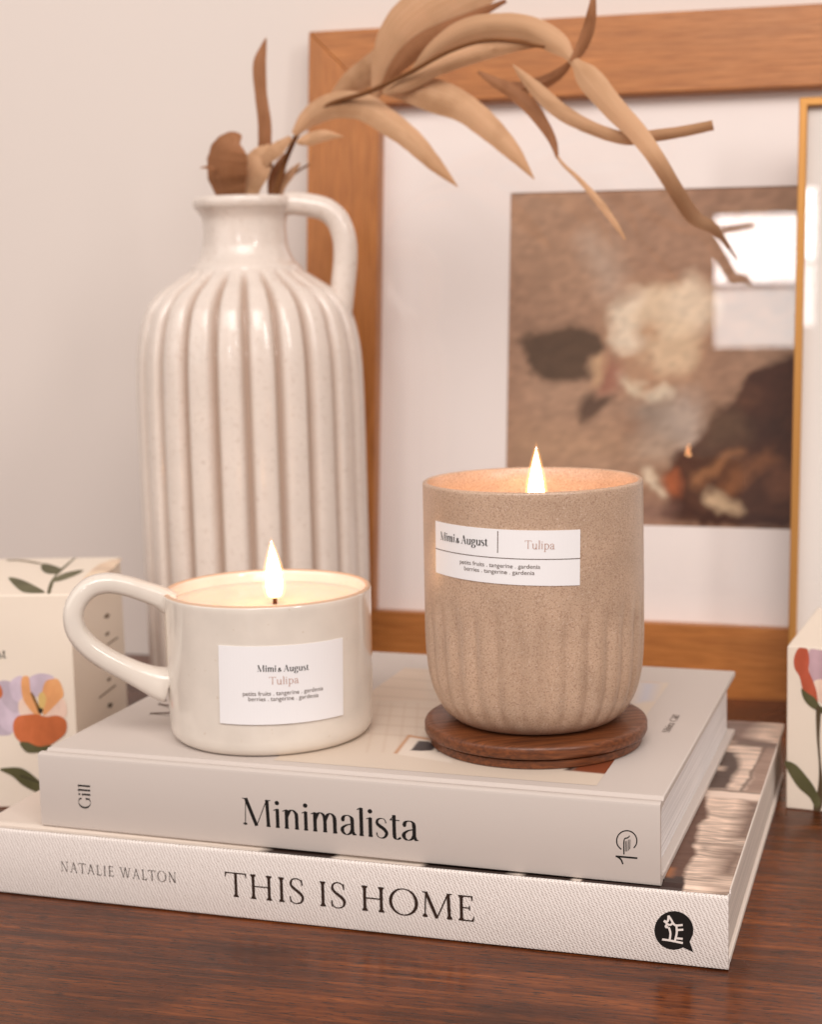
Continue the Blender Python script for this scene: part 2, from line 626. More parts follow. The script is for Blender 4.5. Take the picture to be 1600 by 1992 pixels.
m_table = mat('dark_table_wood', lin(92, 46, 26), 0.3, 0.3, 0.0, 0.2)
k = NT(m_table)
va = k.n('ShaderNodeTexCoord').outputs['Object']
def stretched(sx, sy, sz):
    mp = k.n('ShaderNodeMapping')
    mp.inputs['Scale'].default_value = (sx, sy, sz)
    mp.inputs['Rotation'].default_value = (0, 0, math.radians(-2.5))
    k.l(va, mp.inputs['Vector'])
    return mp.outputs['Vector']
g1 = k.noise(stretched(8, 190, 60), 1.0, 6, 0.65, 0.3)          # broad figure
g2 = k.noise(stretched(60, 1000, 300), 1.0, 4, 0.7, 0.0)       # fibres
g3 = k.noise(stretched(150, 1400, 400), 1.0, 2, 0.5)           # open pores
g4 = k.noise(stretched(14, 22, 14), 1.0, 3, 0.5, 0.4)          # patches of warmer timber
c = k.ramp(g1, [(0.28, lin(56, 26, 11)), (0.5, lin(90, 44, 18)), (0.72, lin(130, 70, 30))])
c = k.mix(0.8, c, k.ramp(g2, [(0.3, (0.42, 0.40, 0.38)), (0.5, (1, 1, 1)), (0.7, (1.5, 1.46, 1.42))]), 'MULTIPLY')
c = k.mix(k.ramp(g3, [(0.57, (0, 0, 0)), (0.64, (0.8, 0.8, 0.8))]), c, lin(36, 18, 12))
c = k.mix(0.8, c, k.ramp(g4, [(0.35, (0.62, 0.58, 0.56)), (0.65, (1.4, 1.38, 1.3))]), 'MULTIPLY')
g5 = k.noise(stretched(900, 900, 900), 1.0, 2, 0.5)
c = k.mix(k.ramp(g5, [(0.775, (0, 0, 0)), (0.80, (0.5, 0.5, 0.5))]), c, lin(170, 140, 120))
k.color(c)
k.bump(g2, 0.15, 0.0005)
k.l(k.ramp(g4, [(0.3, (0.30, 0.30, 0.30)), (0.7, (0.20, 0.20, 0.20))]), k.b.inputs['Roughness'])
t_table = thing('table', 'dark reddish brown polished wooden table top under the books', 'table', tuple(FO), FPSI)
mb = MB()
mb.box(-90, -75, -3.2, 90, WOFF - 0.2, 0)
bevel(mb.build('tabletop', m_table, t_table), 0.3)

# ------------------------------------------------------------------ books
def book_frame(px, py, th, z):
    """origin at the front-left bottom corner of the spine"""
    e = np.array([math.cos(th), math.sin(th), 0])
    n = np.array([-math.sin(th), math.cos(th), 0])
    return e, n


B2 = dict(L=28.6, W=21.6, T=2.579, th=-0.3161, fr=np.array([10.137, 49.914, 0.0]))
B1 = dict(L=23.8, W=19.06, T=2.911, th=-0.332, fr=np.array([8.054, 50.889, 2.579]))
for B in (B1, B2):
    B['e'], B['n'] = book_frame(0, 0, B['th'], 0)
    B['o'] = B['fr'] - B['e'] * B['L']


def spine_px(B, u, v):
    p = onplane(u, v, B['o'], B['n'])
    d = p - B['o']
    return np.array([d @ B['e'], d[2]])


def cover_px(B, u, v):
    p = onz(u, v, B['o'][2] + B['T'])
    d = p - B['o']
    return np.array([d @ B['e'], d @ B['n']])


def extrude_x(profile, x0, x1, mi=0):
    """closed (y, z) profile extruded along x, as MB"""
    mb = MB()
    n = len(profile)
    for x in (x0, x1):
        mb.v += [(x, y, z) for y, z in profile]
    mb.f += [(i, (i + 1) % n, n + (i + 1) % n, n + i) for i in range(n)]
    mb.f += [tuple(range(n))[::-1], tuple(range(n, 2 * n))]
    mb.m += [mi] * (n + 2)
    return mb


def paper_mat(name, col):
    m = mat(name, col, 0.8, 0.2)
    k = NT(m)
    v = k.coords((8, 8, 1500))
    f = k.noise(v, 1.0, 3)
    k.color(k.ramp(f, [(0.3, tuple(c * 0.74 for c in col)), (0.6, col)]))
    return m


m_paper = paper_mat('page_paper', lin(242, 238, 238))
m_paper_warm = paper_mat('cream_page_paper', lin(226, 214, 204))
m_ink = mat('black_ink', (0.012, 0.010, 0.009), 0.55, 0.3)
m_brown_ink = mat('dark_brown_ink', lin(52, 36, 28), 0.6, 0.3)
m_grey_ink = mat('soft_brown_ink', lin(96, 78, 68), 0.6, 0.3)

BOARD = 0.26


def board_profile(W, T, top):
    y0 = 0.78
    z0, z1 = (T - BOARD, T) if top else (0.0, BOARD)
    return [(y0, z0), (W, z0), (W, z1), (y0, z1)]


def spine_profile(T):
    """spine board with a rounded edge and the french grooves on both sides"""
    o = [(0.0, T - 0.16), (0.03, T - 0.06), (0.12, T - 0.01), (0.24, T), (0.36, T - 0.012), (0.46, T - 0.07), (0.56, T - 0.105), (0.66, T - 0.08), (0.74, T - 0.02), (0.78, T - 0.003)]
    i = [(0.775, T - 0.25), (0.35, T - 0.26), (0.2, T - 0.4)]
    o = [(y, z) for y, z in o]
    lower = [(y, T - z) for y, z in reversed(i)] + [(y, T - z) for y, z in reversed(o)]
    return o + i + lower


# --- lower book
t_b2 = thing('book', 'thick book in white woven cloth, lower of the two, spine reading THIS IS HOME', 'book', tuple(B2['o']), B2['th'])
m_cloth = mat('white_woven_cloth', lin(226, 216, 210), 0.9, 0.2)
k = NT(m_cloth)
v = k.coords((1, 1, 1), (0, math.radians(-27), 0))
br = k.n('ShaderNodeTexBrick')
k.l(v, br.inputs['Vector'])
# weave: short slanting threads made of two crossed waves
vv = k.coords((1, 0.0, 1), (0, math.radians(24), 0))
w1 = k.n('ShaderNodeTexWave', wave_type='BANDS', bands_direction='Z')
w1.inputs['Scale'].default_value = 560
w1.inputs['Distortion'].default_value = 1.6
w1.inputs['Detail'].default_value = 1
w1.inputs['Detail Scale'].default_value = 3
k.l(vv, w1.inputs['Vector'])
w2 = k.n('ShaderNodeTexWave', wave_type='BANDS', bands_direction='X')
w2.inputs['Scale'].default_value = 270
w2.inputs['Distortion'].default_value = 3.0
w2.inputs['Detail'].default_value = 1
w2.inputs['Detail Scale'].default_value = 2
k.l(vv, w2.inputs['Vector'])
mul = k.n('ShaderNodeMath', operation='MULTIPLY')
k.l(w1.outputs['Fac'], mul.inputs[0])
k.l(w2.outputs['Fac'], mul.inputs[1])
cc = k.ramp(mul.outputs[0], [(0.2, lin(234, 225, 220)), (0.8, lin(198, 185, 177))])
k.t.nodes.remove(br)
k.color(cc)
inv = k.n('ShaderNodeMath', operation='SUBTRACT')
inv.inputs[0].default_value = 1.0
k.l(mul.outputs[0], inv.inputs[1])
k.bump(inv.outputs[0], 0.5, 0.0004)

m_cover2_side = mat('cream_cover_edge', lin(224, 212, 202), 0.6, 0.3)
L, W, T = B2['L'], B2['W'], B2['T']
sp2 = extrude_x(spine_profile(T), 0, L).build('spine', m_cloth, t_b2, smooth=True, fix=True, angle=40)
bevel(extrude_x(board_profile(W, T, True), 0, L).build('front_cover', m_cover2_side, t_b2, fix=True), 0.05)
bevel(extrude_x(board_profile(W, T, False), 0, L).build('back_cover', m_cover2_side, t_b2, fix=True), 0.05)
mb = MB()
mb.box(0.12, 0.37, BOARD, L - 0.12, W - 0.15, T - BOARD)
mb.build('page_block', m_paper_warm, t_b2)

# printed cover photograph of the lower book: cream at the head, dark furniture, pale log ends at the foot
nx, ny = 220, 560
gx = np.concatenate([np.linspace(0.04, 23, 90), np.linspace(23.04, L - 0.04, 130)])
gy = np.concatenate([np.linspace(0.14, 3.0, 100), np.linspace(3.03, W - 0.05, 460)])
P = np.stack(np.meshgrid(gx - (L - 27.0), gy), -1)
C = np.zeros(P.shape[:2] + (3,))
C[:] = lin(214, 200, 188)
def rect(x0, y0, x1, y1):
    return [(x0, y0), (x1, y0), (x1, y1), (x0, y1)]
dark = lin(46, 30, 24)
for r_ in ((10.3, 0, 13.0, 5), (16.4, 0, 19.6, 6), (19.9, 0, 21.7, 6), (22.1, 0, 24.6, 1.6)):
    blend(C, poly_mask(P, rect(*r_), 0.06), dark)
zone = (P[..., 0] > 22.0).astype(float)
pale = np.array(lin(240, 212, 192))
brown = np.array(lin(96, 70, 58))
deep = np.array(lin(64, 44, 36))
jag = (vnoise(P, 1.3, 3) - 0.5) * 0.22 + (vnoise(P, 5, 4) - 0.5) * 0.08
xx, yy = P[..., 0] + jag, P[..., 1] + jag * 0.6
streak = vnoise(np.stack([P[..., 0] * 0.8, P[..., 1] * 5 + jag * 6], -1), 1.0, 5)
streak2 = vnoise(np.stack([P[..., 0] * 1.6, P[..., 1] * 13 + jag * 9], -1), 1.0, 8)
tone = 0.5 * streak + 0.5 * streak2
base = pale * np.clip(0.25 + 1.1 * tone[..., None], 0.3, 1.05)
C[:] = C * (1 - zone[..., None]) + base * zone[..., None]
def patch(poly, col, soft, a=1.0):
    blend(C, poly_mask(np.stack([xx, yy], -1), poly, soft) * a * zone, np.array(col))
def box_(x0, x1, y0, y1, col, soft, a=1.0):
    patch(rect(x0, y0, x1, y1), col, soft, a)
patch([(22, 1.3), (25.35, 1.3), (25.4, 2.8), (25.1, 6.4), (25.22, 7.7), (25.0, 10.9), (22, 10.9)], lin(90, 56, 42), 0.10, 0.95)  # brown print with the upper book's shadow painted into it
patch([(22, -0.2), (25.42, -0.2), (25.34, 1.45), (22, 1.3)], lin(62, 46, 42), 0.06)
box_(24.6, 24.95, 1.3, 2.2, lin(170, 110, 70), 0.15, 0.8)
box_(26.3, 27.3, -0.2, 0.8, brown, 0.5, 0.7)
box_(26.25, 27.3, 1.7, 4.6, brown, 0.5, 0.85)
box_(26.45, 27.3, 5.6, 10.2, brown, 0.35, 0.85)
box_(25.6, 25.75, 4.2, 4.6, deep, 0.15, 0.6)
box_(25.0, 27.1, 4.75, 4.95, deep, 0.10, 0.5)
box_(24.8, 27.1, 10.3, 11.0, lin(236, 214, 198), 0.18, 0.9)
box_(24.8, 27.1, 11.05, 11.3, deep, 0.10, 0.75)
patch([(24.4, 11.3), (25.55, 11.4), (25.75, 14.0), (25.45, 16.5), (24.4, 16.7)], lin(66, 46, 38), 0.16, 0.95)
box_(24.4, 25.1, 13.8, 14.3, pale, 0.2, 0.8)
patch([(26.22, 11.3), (26.34, 11.3), (26.55, 17.6), (26.4, 17.6)], deep, 0.07, 0.9)
box_(26.4, 27.3, 11.3, 17.5, lin(132, 102, 88), 0.12, 0.8)
patch([(25.0, 17.6), (27.2, 17.3), (27.2, 18.3), (25.0, 18.9)], lin(92, 68, 58), 0.25, 0.9)
patch([(24.0, 18.6), (25.6, 18.4), (25.9, 21.7), (24.0, 21.7)], lin(110, 80, 68), 0.4, 0.9)
m_cover2 = painted('printed_photo_cover', 0.42, 0.4)
mb, cols = paint_grid(nx, ny, lambda i, j: (gx[i], gy[j], T + 0.012 - (0.0 if gy[j] > 0.78 else 0.105 * math.exp(-((gy[j] - 0.56) / 0.13) ** 2))), C)
cover_print = mb.build('cover_print', m_cover2, t_b2, colors=cols, smooth=True)


def spine_text(B, parent, alpha, string, p0, p1, caph, material, track=0.0):
    a, b = spine_px(B, *p0), spine_px(B, *p1)
    c = spine_px(B, p0[0], p0[1] - caph)
    hgt = c[1] - a[1]
    polys, w = text_polys(alpha, string, track)
    k1 = (b - a) / w
    return lettering(polys, lambda x, y, l: (a[0] + k1[0] * x, -0.004 - l, a[1] + k1[1] * x + hgt * y), material, parent)


A_home = make_alphabet(0.108, 0.046, 0.10)
A_small = make_alphabet(0.085, 0.042, 0.09)
A_mini = make_alphabet(0.122, 0.030, 0.042, 0.70, 1.02)
spine_text(B2, t_b2, A_home, 'THIS IS HOME', (439, 1742.5), (923.5, 1793), 47.5, m_brown_ink, 0.045)
spine_text(B2, t_b2, A_small, 'NATALIE WALTON', (119, 1694.5), (343.5, 1717), 19.5, m_brown_ink, 0.16)


def spine_strokes(B, parent, strokes, material, lift, name):
    mb = MB()
    for i, (pts, ws) in enumerate(strokes):
        q = spline([(p[0], p[1], w) for p, w in zip(pts, ws)], 6) if len(pts) > 2 else [np.array((*p, w), float) for p, w in zip(pts, ws)]
        for j, poly in enumerate(stroke_poly([a[:2] for a in q], [a[2] for a in q])):
            mb.add([(*(lambda s_: (s_[0], -lift - 0.0005 * (i % 9), s_[1]))(spine_px(B, *p)),) for p in poly], [(0, 1, 2, 3)])
    return mb.build(name, material, parent, fix=False)


# black speech-bubble emblem with a white drawn figure
zq = lambda x, y: (1180 + x / 5.693, 1560 + y / 5.693)
ring = [zq(750 + 216 * math.cos(a), 1420 + 214 * math.sin(a)) for a in np.linspace(math.radians(62), math.radians(372), 60)]
bub = ring[:] + [zq(925, 1545), zq(966, 1662)]
mb = MB()
mb.add([(s_[0], -0.004, s_[1]) for s_ in (spine_px(B2, *p) for p in bub)], [tuple(range(len(bub)))])
emblem2 = mb.build('emblem', m_ink, t_b2)
m_white_ink = mat('white_print', lin(232, 222, 216), 0.7, 0.2)
segs = [[(640, 1312), (682, 1318), (690, 1255)], [(690, 1255), (735, 1330), (705, 1362)], [(640, 1312), (672, 1345), (655, 1380)], [(672, 1345), (705, 1362)], [(735, 1330), (770, 1362), (848, 1358)],
        [(655, 1380), (690, 1385)], [(695, 1385), (712, 1450), (703, 1530)], [(620, 1518), (700, 1528), (850, 1558)], [(780, 1368), (782, 1450), (760, 1540)], [(782, 1415), (855, 1410)], [(775, 1505), (848, 1512)]]
spine_strokes(B2, emblem2, [([zq(*p) for p in s_], [4.0] * len(s_)) for s_ in segs], m_white_ink, 0.012, 'emblem_figure')

# --- upper book
t_b1 = thing('book', 'beige hardback book, upper of the two, spine reading Minimalista, carrying both candles', 'book', tuple(B1['o']), B1['th'])
m_case1 = mat('warm_grey_book_cover', lin(202, 191, 184), 0.5, 0.35)
k = NT(m_case1)
k.bump(k.noise(k.coords(), 1800, 3), 0.10, 0.0003)
L, W, T = B1['L'], B1['W'], B1['T']
extrude_x(spine_profile(T), 0, L).build('spine', m_case1, t_b1, smooth=True, fix=True, angle=40)
bevel(extrude_x(board_profile(W, T, True), 0, L).build('front_cover', m_case1, t_b1, fix=True), 0.06)
bevel(extrude_x(board_profile(W, T, False), 0, L).build('back_cover', m_case1, t_b1, fix=True), 0.06)
mb = MB()
mb.box(0.32, 0.37, BOARD, L - 0.32, W - 0.4, T - BOARD)
mb.build('page_block', m_paper, t_b1)
spine_text(B1, t_b1, A_mini, 'Minimalista', (473, 1603.5), (815, 1636), 52, m_ink, 0.0)
# the author's surname turned along the spine, reading upwards
pl, w = text_polys(A_mini, 'Gill', 0.02)
a, b = spine_px(B1, 176.5, 1573), spine_px(B1, 175.5, 1527)
c = spine_px(B1, 153.5, 1571)
kx, ky = (b - a) / w, (c - a)
lettering(pl, lambda x, y, l: (a[0] + kx[0] * x + ky[0] * y, -0.004 - l, a[1] + kx[1] * x + ky[1] * y), m_ink, t_b1)
rg = [(228 + 112 * math.cos(t_), 428 + 112 * math.sin(t_)) for t_ in np.linspace(math.radians(-238), math.radians(65), 48)]
lg = [([zq(*p) for p in rg[::4]], [2.4] * len(rg[::4])), ([zq(197, 578), zq(200, 418), zq(238, 395), zq(262, 372)], [2.4, 2.4, 2.4, 1.8]), ([zq(214, 545), zq(216, 432)], [1.25, 1.25]), ([zq(230, 545), zq(232, 425)], [1.25, 1.25]), ([zq(246, 535), zq(250, 415)], [1.25, 1.25]), ([zq(262, 520), zq(266, 412)], [1.25, 1.25]),
      ([zq(105, 598), zq(346, 620)], [3.4, 3.4]), ([zq(118, 600), zq(162, 632), zq(186, 686)], [3.0, 3.0, 2.6])]
spine_strokes(B1, t_b1, lg, m_ink, 0.004, 'emblem')

# cover picture of the upper book: a pale room, seen almost edge on
nx, ny = 200, 160
x0, x1, y0, y1 = 9.2, 21.35, 1.35, 16.2
gx, gy = np.linspace(x0, x1, nx), np.linspace(y0, y1, ny)
P = np.stack(np.meshgrid(gx, gy), -1)
C = np.zeros(P.shape[:2] + (3,))
C[:] = lin(212, 196, 180)
def cpatch(pts, col, soft=0.05, a=1.0):
    blend(C, poly_mask(P, [cover_px(B1, *p) for p in pts], soft) * a, lin(*col))
zc = lambda x, y: (640 + x / 1.975, 1150 + y / 1.975)
cpatch([zc(160, 215), zc(380, 225), zc(380, 420), zc(160, 420)], (216, 196, 178), .2)
for q in range(9):                           # floor boards
    yq = 250 + q * 36
    cpatch([zc(150 - q * 9, yq), zc(430, yq + 22), zc(430, yq + 30), zc(150 - q * 9, yq + 7)], (200, 180, 162), .06, 0.55)
for q in range(4):
    cpatch([zc(190 + q * 50, 430), zc(196 + q * 50, 430), zc(150 + q * 62, 620), zc(142 + q * 62, 620)], (194, 170, 150), .06, 0.45)
cpatch([zc(310, 555), zc(480, 590), zc(470, 660), zc(255, 625)], (222, 208, 194), .08)
cpatch([zc(250, 622), zc(305, 552), zc(318, 552), zc(262, 626)], (190, 142, 106), .05)
cpatch([zc(305, 552), zc(470, 578), zc(470, 586), zc(305, 560)], (196, 150, 116), .05)
cpatch([zc(315, 612), zc(345, 575), zc(385, 578), zc(415, 592), zc(400, 612), zc(355, 614)], (66, 58, 58), .05)
cpatch([zc(412, 600), zc(440, 590), zc(470, 612), zc(420, 618)], (58, 50, 50), .06)
cpatch([zc(930, 690), zc(1000, 640), zc(1130, 600), zc(1085, 705)], (128, 66, 40), .08)
cpatch([zc(905, 688), zc(930, 690), zc(1020, 640), zc(1000, 620)], (70, 46, 38), .08)
cpatch([zc(1200, 350), zc(1265, 355), zc(1245, 420), zc(1180, 430)], (196, 192, 198), .3)
cpatch([zc(1200, 335), zc(1285, 340), zc(1275, 352), zc(1200, 348)], (206, 160, 124), .06)
m_cover1 = painted('printed_room_picture', 0.5, 0.35)
mb, cols = paint_grid(nx, ny, lambda i, j: (gx[i], gy[j], T + 0.008), C)
mb.build('cover_print', m_cover1, t_b1, colors=cols)


def cover_text(B, parent, alpha, string, p0, p1, ptop, material, track=0.0):
    """lines that run from the spine into the depth, letter tops towards the head of the book"""
    a, b, c = cover_px(B, *p0), cover_px(B, *p1), cover_px(B, *ptop)
    pl, w = text_polys(alpha, string, track)
    kx, ky = (b - a) / w, (c - a)
    return lettering(pl, lambda x, y, l: (a[0] + kx[0] * x + ky[0] * y, a[1] + kx[1] * x + ky[1] * y, B['T'] + 0.006 + l), material, parent)


cover_text(B1, t_b1, A_mini, 'Shira Gill', zc(1308, 545), zc(1350, 478), zc(1280, 541), m_grey_ink)
cover_text(B1, t_b1, A_mini, 'Minimalista', (352, 1398), (452, 1270), (290, 1391), m_grey_ink)

# ------------------------------------------------------------------ flames
m_flame = bpy.data.materials.new('flame_core')
m_flame.use_nodes = True
nt = m_flame.node_tree
nt.nodes.clear()
out = nt.nodes.new('ShaderNodeOutputMaterial')
em = nt.nodes.new('ShaderNodeEmission')
em.inputs[0].default_value = (1.0, 0.50, 0.22, 1)
em.inputs[1].default_value = 34
tcf = nt.nodes.new('ShaderNodeTexCoord')
sxf = nt.nodes.new('ShaderNodeSeparateXYZ')
nt.links.new(tcf.outputs['Generated'], sxf.inputs[0])
rpf = nt.nodes.new('ShaderNodeValToRGB')
for e_, (p_, c_) in zip([rpf.color_ramp.elements[0], rpf.color_ramp.elements[1], rpf.color_ramp.elements.new(0.5), rpf.color_ramp.elements.new(0.8)],
                        [(0.0, (0.035, 0.02, 0.012, 1)), (0.2, (0.9, 0.46, 0.2, 1)), (0.5, (1.0, 0.52, 0.23, 1)), (0.97, (0.5, 0.17, 0.05, 1))]):
    e_.position, e_.color = p_, c_
nt.links.new(sxf.outputs['Z'], rpf.inputs[0])
nt.links.new(rpf.outputs[0], em.inputs[0])
nt.links.new(em.outputs[0], out.inputs[0])
m_mantle = bpy.data.materials.new('flame_mantle')
m_mantle.use_nodes = True
nt = m_mantle.node_tree
nt.nodes.clear()
out = nt.nodes.new('ShaderNodeOutputMaterial')
em = nt.nodes.new('ShaderNodeEmission')
em.inputs[0].default_value = (1.0, 0.42, 0.10, 1)
em.inputs[1].default_value = 170
nt.links.new(em.outputs[0], out.inputs['Volume'])
m_wick = mat('charred_wick', lin(96, 56, 36), 0.9, 0.1)


def flame(parent, x, y, z0, h, w, bend=0.0):
    def prof(scale, dz):
        pts = [(0.0, 0.0), (0.45, 0.0), (0.78, 0.03), (0.93, 0.11), (1.0, 0.22), (0.97, 0.36), (0.84, 0.52), (0.64, 0.66), (0.42, 0.80), (0.20, 0.92), (0.07, 0.98), (0.0, 1.02)]
        q = spline(pts, 4)
        return [(max(r, 0.002) * w * scale, z0 + dz + zz * h * (1 + (scale - 1) * 0.25)) for r, zz in q]
    out = []
    for nm, sc, m in (('flame', 1.0, m_flame), ('mantle', 1.42, m_mantle)):
        mb = MB()
        mb.lathe(prof(sc, -0.02 * (sc - 1)), 28)
        n = len(mb.v)
        mb.v = [(x + px + bend * ((pz - z0) / h) ** 2, y + py, pz) for px, py, pz in mb.v]
        o = mb.build(nm, m, parent if nm == 'flame' else out[0], smooth=True, fix=True)
        out.append(o)
    return out[0]


def wick(parent, x, y, z0, h):
    mb = MB()
    mb.sweep([(x, y, z0 - 0.2), (x + .01, y, z0 + h * .4), (x + .03, y, z0 + h * .75), (x - .02, y, z0 + h)], lambda i, s: [(0.10 * math.cos(a) * (1.1 - .3 * s), 0.085 * math.sin(a) * (1.1 - .3 * s)) for a in np.linspace(0, 2 * math.pi, 10, endpoint=False)])
    return mb.build('wick', m_wick, parent, smooth=True)


m_wax = mat('cream_wax', lin(240, 214, 192), 0.22, 0.5, sss=0.6, sss_r=(1.0, 0.55, 0.28))
m_label = mat('white_label_paper', lin(240, 237, 238), 0.5, 0.3)
k = NT(m_label)
k.bump(k.noise(k.coords(), 2200, 3), 0.12, 0.0003)
m_rose = mat('rose_gold_foil', lin(198, 152, 134), 0.35, 0.5, metal=0.25)
A_brand = make_alphabet(0.15, 0.030, 0.05, 0.66, 1.0)
A_tulip = make_alphabet(0.085, 0.040, 0.07, 0.66, 1.05)


class CylLabel:
    def __init__(self, cx, cy, rad, corners):
        self.c = (cx, cy, rad)
        self.k = [oncyl(u, v, cx, cy, rad) for u, v in corners]   # TL TR BR BL

    def tz(self, u, v):
        return oncyl(u, v, *self.c)

    def p(self, th, z, lift, base):
        r = self.c[2] + lift
        return (r * math.cos(th), r * math.sin(th), z - base)

    def sheet(self, parent, base, material, lift=0.03):
        TL, TR, BR, BL = [np.array(q) for q in self.k]
        mb = MB()
        n = 40
        for layer in range(2):
            pass
        vs, fs = [], []
        for i in range(n + 1):
            s = i / n
            for q, lf in ((BL * (1 - s) + BR * s, lift), (TL * (1 - s) + TR * s, lift), (TL * (1 - s) + TR * s, 0.002), (BL * (1 - s) + BR * s, 0.002)):
                vs.append(self.p(q[0], q[1], lf, base))
        for i in range(n):
            for a_ in range(4):
                b_ = (a_ + 1) % 4
                fs.append((i * 4 + a_, (i + 1) * 4 + a_, (i + 1) * 4 + b_, i * 4 + b_))
        fs += [(0, 1, 2, 3), (n * 4 + 3, n * 4 + 2, n * 4 + 1, n * 4)]
        mb.add(vs, fs)
        return mb.build('label', material, parent, fix=True)

    def text(self, parent, base, polys, w, p0, p1, cap, material, lift=0.036):
        a, b = np.array(self.tz(*p0)), np.array(self.tz(*p1))
        c = np.array(self.tz(p0[0], p0[1] - cap))
        h = c[1] - a[1]
        kk = (b - a) / w
        hs = kk[1] / (kk[0] * self.c[2])
        return lettering(polys, lambda x, y, l: self.p(a[0] + kk[0] * x - hs * h * y / self.c[2], a[1] + kk[1] * x + h * y, lift + l, base), material, parent)

    def rule(self, parent, base, p0, p1, wd, material, lift=0.036):
        a, b = np.array(self.tz(*p0)), np.array(self.tz(*p1))
        n = 24
        q = [a + (b - a) * i / n for i in range(n + 1)]
        d = (b - a) * np.array([self.c[2], 1])
        d /= np.linalg.norm(d)
        nn = np.array([-d[1] / self.c[2], d[0]]) * wd / 2
        mb = MB()
        for i in range(n):
            mb.add([self.p(*(q[i] - nn), lift, base), self.p(*(q[i + 1] - nn), lift, base), self.p(*(q[i + 1] + nn), lift, base), self.p(*(q[i] + nn), lift, base)], [(0, 1, 2, 3)])
        return mb.build('rule', material, parent)


# ------------------------------------------------------------------ mug candle
TOP1 = B1['o'][2] + B1['T']                  # top of the upper book
MX, MY, MZ, MR = -5.692, 61.081, 11.249, 4.074
m_glaze = speckle('cream_mug_glaze', lin(226, 216, 205), 0.10, [(420, 0.70, lin(206, 188, 168), 0.5)], coat=0.5, mottle=0.05)
k = NT(m_glaze)
k.bump(k.noise(k.coords((1, 1, 0.5)), 70, 3), 0.10, 0.0015)
m_rim = mat('bare_clay_rim', lin(206, 172, 146), 0.55, 0.3)
t_mug = thing('mug_candle', 'lit candle in a short glossy cream mug with a loop handle on the beige book', 'candle', (MX, MY, TOP1))
hM = MZ - TOP1
mb = MB()
prof = [(0.4, 0.10), (3.0, 0.10), (3.25, 0.0), (3.55, 0.0), (3.72, 0.05), (3.86, 0.16), (3.95, 0.34), (3.985, 0.6), (4.0, 1.2), (4.02, 2.6), (4.04, 4.2), (4.055, hM - 0.30), (4.065, hM - 0.12), (4.05, hM - 0.05), (4.0, hM), (3.90, hM), (3.84, hM - 0.05), (3.80, hM - 0.2), (3.78, hM - 1.6), (3.6, hM - 1.7), (0.4, hM - 1.7)]
nr = len(prof)
def wob(r, z, t):
    return r * (1 + 0.0022 * math.sin(2 * t + z * .6) + 0.0012 * math.sin(5 * t - z * 1.3))
mb.lathe(prof, 128, rad=wob, mfun=lambda j: 1 if 13 <= j <= 15 else 0)
mug = mb.build('mug', [m_glaze, m_rim], t_mug, smooth=True, fix=True, angle=50)

# handle: a pulled strap in the plane through the mug's axis that points left and a little forward
hd = np.array([-0.985, -0.17, 0])
hn = np.array([0.17, -0.985, 0])
zm = lambda x, y: (100 + x / 2.4242, 1000 + y / 2.4242)
path = []
for q in [(560, 420), (515, 392), (440, 365), (350, 337), (262, 325), (185, 345), (128, 400), (103, 470), (118, 550), (175, 622), (260, 682), (350, 728), (430, 765), (500, 792), (550, 805)]:
    p = onplane(*zm(*q), (MX, MY, 0), hn)
    path.append(p - np.array([MX, MY, TOP1]))
path = spline(path, 6)
def hsec(i, s):
    fl = 1 + (0.25 * math.exp(-(s / 0.10) ** 2) + 0.55 * math.exp(-((1 - s) / 0.13) ** 2))
    a_, b_ = (0.335 + 0.06 * s) * fl, (0.50 + 0.08 * s) * (0.6 + 0.4 * fl)
    return [(1.08 * a_ * math.copysign(abs(math.cos(q)) ** 0.65, math.cos(q)), b_ * math.copysign(abs(math.sin(q)) ** 0.65, math.sin(q))) for q in np.linspace(0, 2 * math.pi, 24, endpoint=False)]
mb = MB()
mb.sweep(path, hsec, side=tuple(hn))
mb.build('handle', m_glaze, mug, smooth=True, fix=True)
# wax with a soft meniscus and a melted pool
wx = hM - 0.60
mb = MB()
prof = [(0.01, wx - 0.05), (2.6, wx - 0.05), (3.1, wx - 0.02), (3.55, wx), (3.72, wx + 0.05), (3.79, wx + 0.12)]
mb.lathe(prof, 96)
mb.build('wax', m_wax, t_mug, smooth=True, fix=False)
fx, fy = (onz(535, 1172, TOP1 + wx) - np.array([MX, MY, TOP1]))[:2]
wick(t_mug, fx, fy, wx, 0.40)
flame(t_mug, fx, fy, wx + 0.19, 2.19, 0.32, -0.05)

ML = CylLabel(MX, MY, 4.035, [(425.5, 1255), (666, 1240), (667, 1390), (429, 1406)])
lab = ML.sheet(t_mug, TOP1, m_label)
pl, w = text_polys(A_brand, 'Mimi', 0.0)
pb, wb = text_polys(A_brand, 'Mimi~&~August', 0.02)
ML.text(lab, TOP1, pb, wb, (501, 1306), (600.4, 1302.4), 12.5, m_ink)
pb, wb = text_polys(A_tulip, 'Tulipa', 0.02)
ML.text(lab, TOP1, pb, wb, (524, 1331), (581, 1328), 14.5, m_rose)
s1, s2 = sans_polys('petits fruits . tangerine . gardenia'), sans_polys('berries . tangerine . gardenia')
ML.text(lab, TOP1, *s1, (473, 1352.7), (628, 1341.6), 8.6, m_grey_ink)
ML.text(lab, TOP1, *s2, (483.7, 1363), (619, 1354.8), 8.6, m_grey_ink)

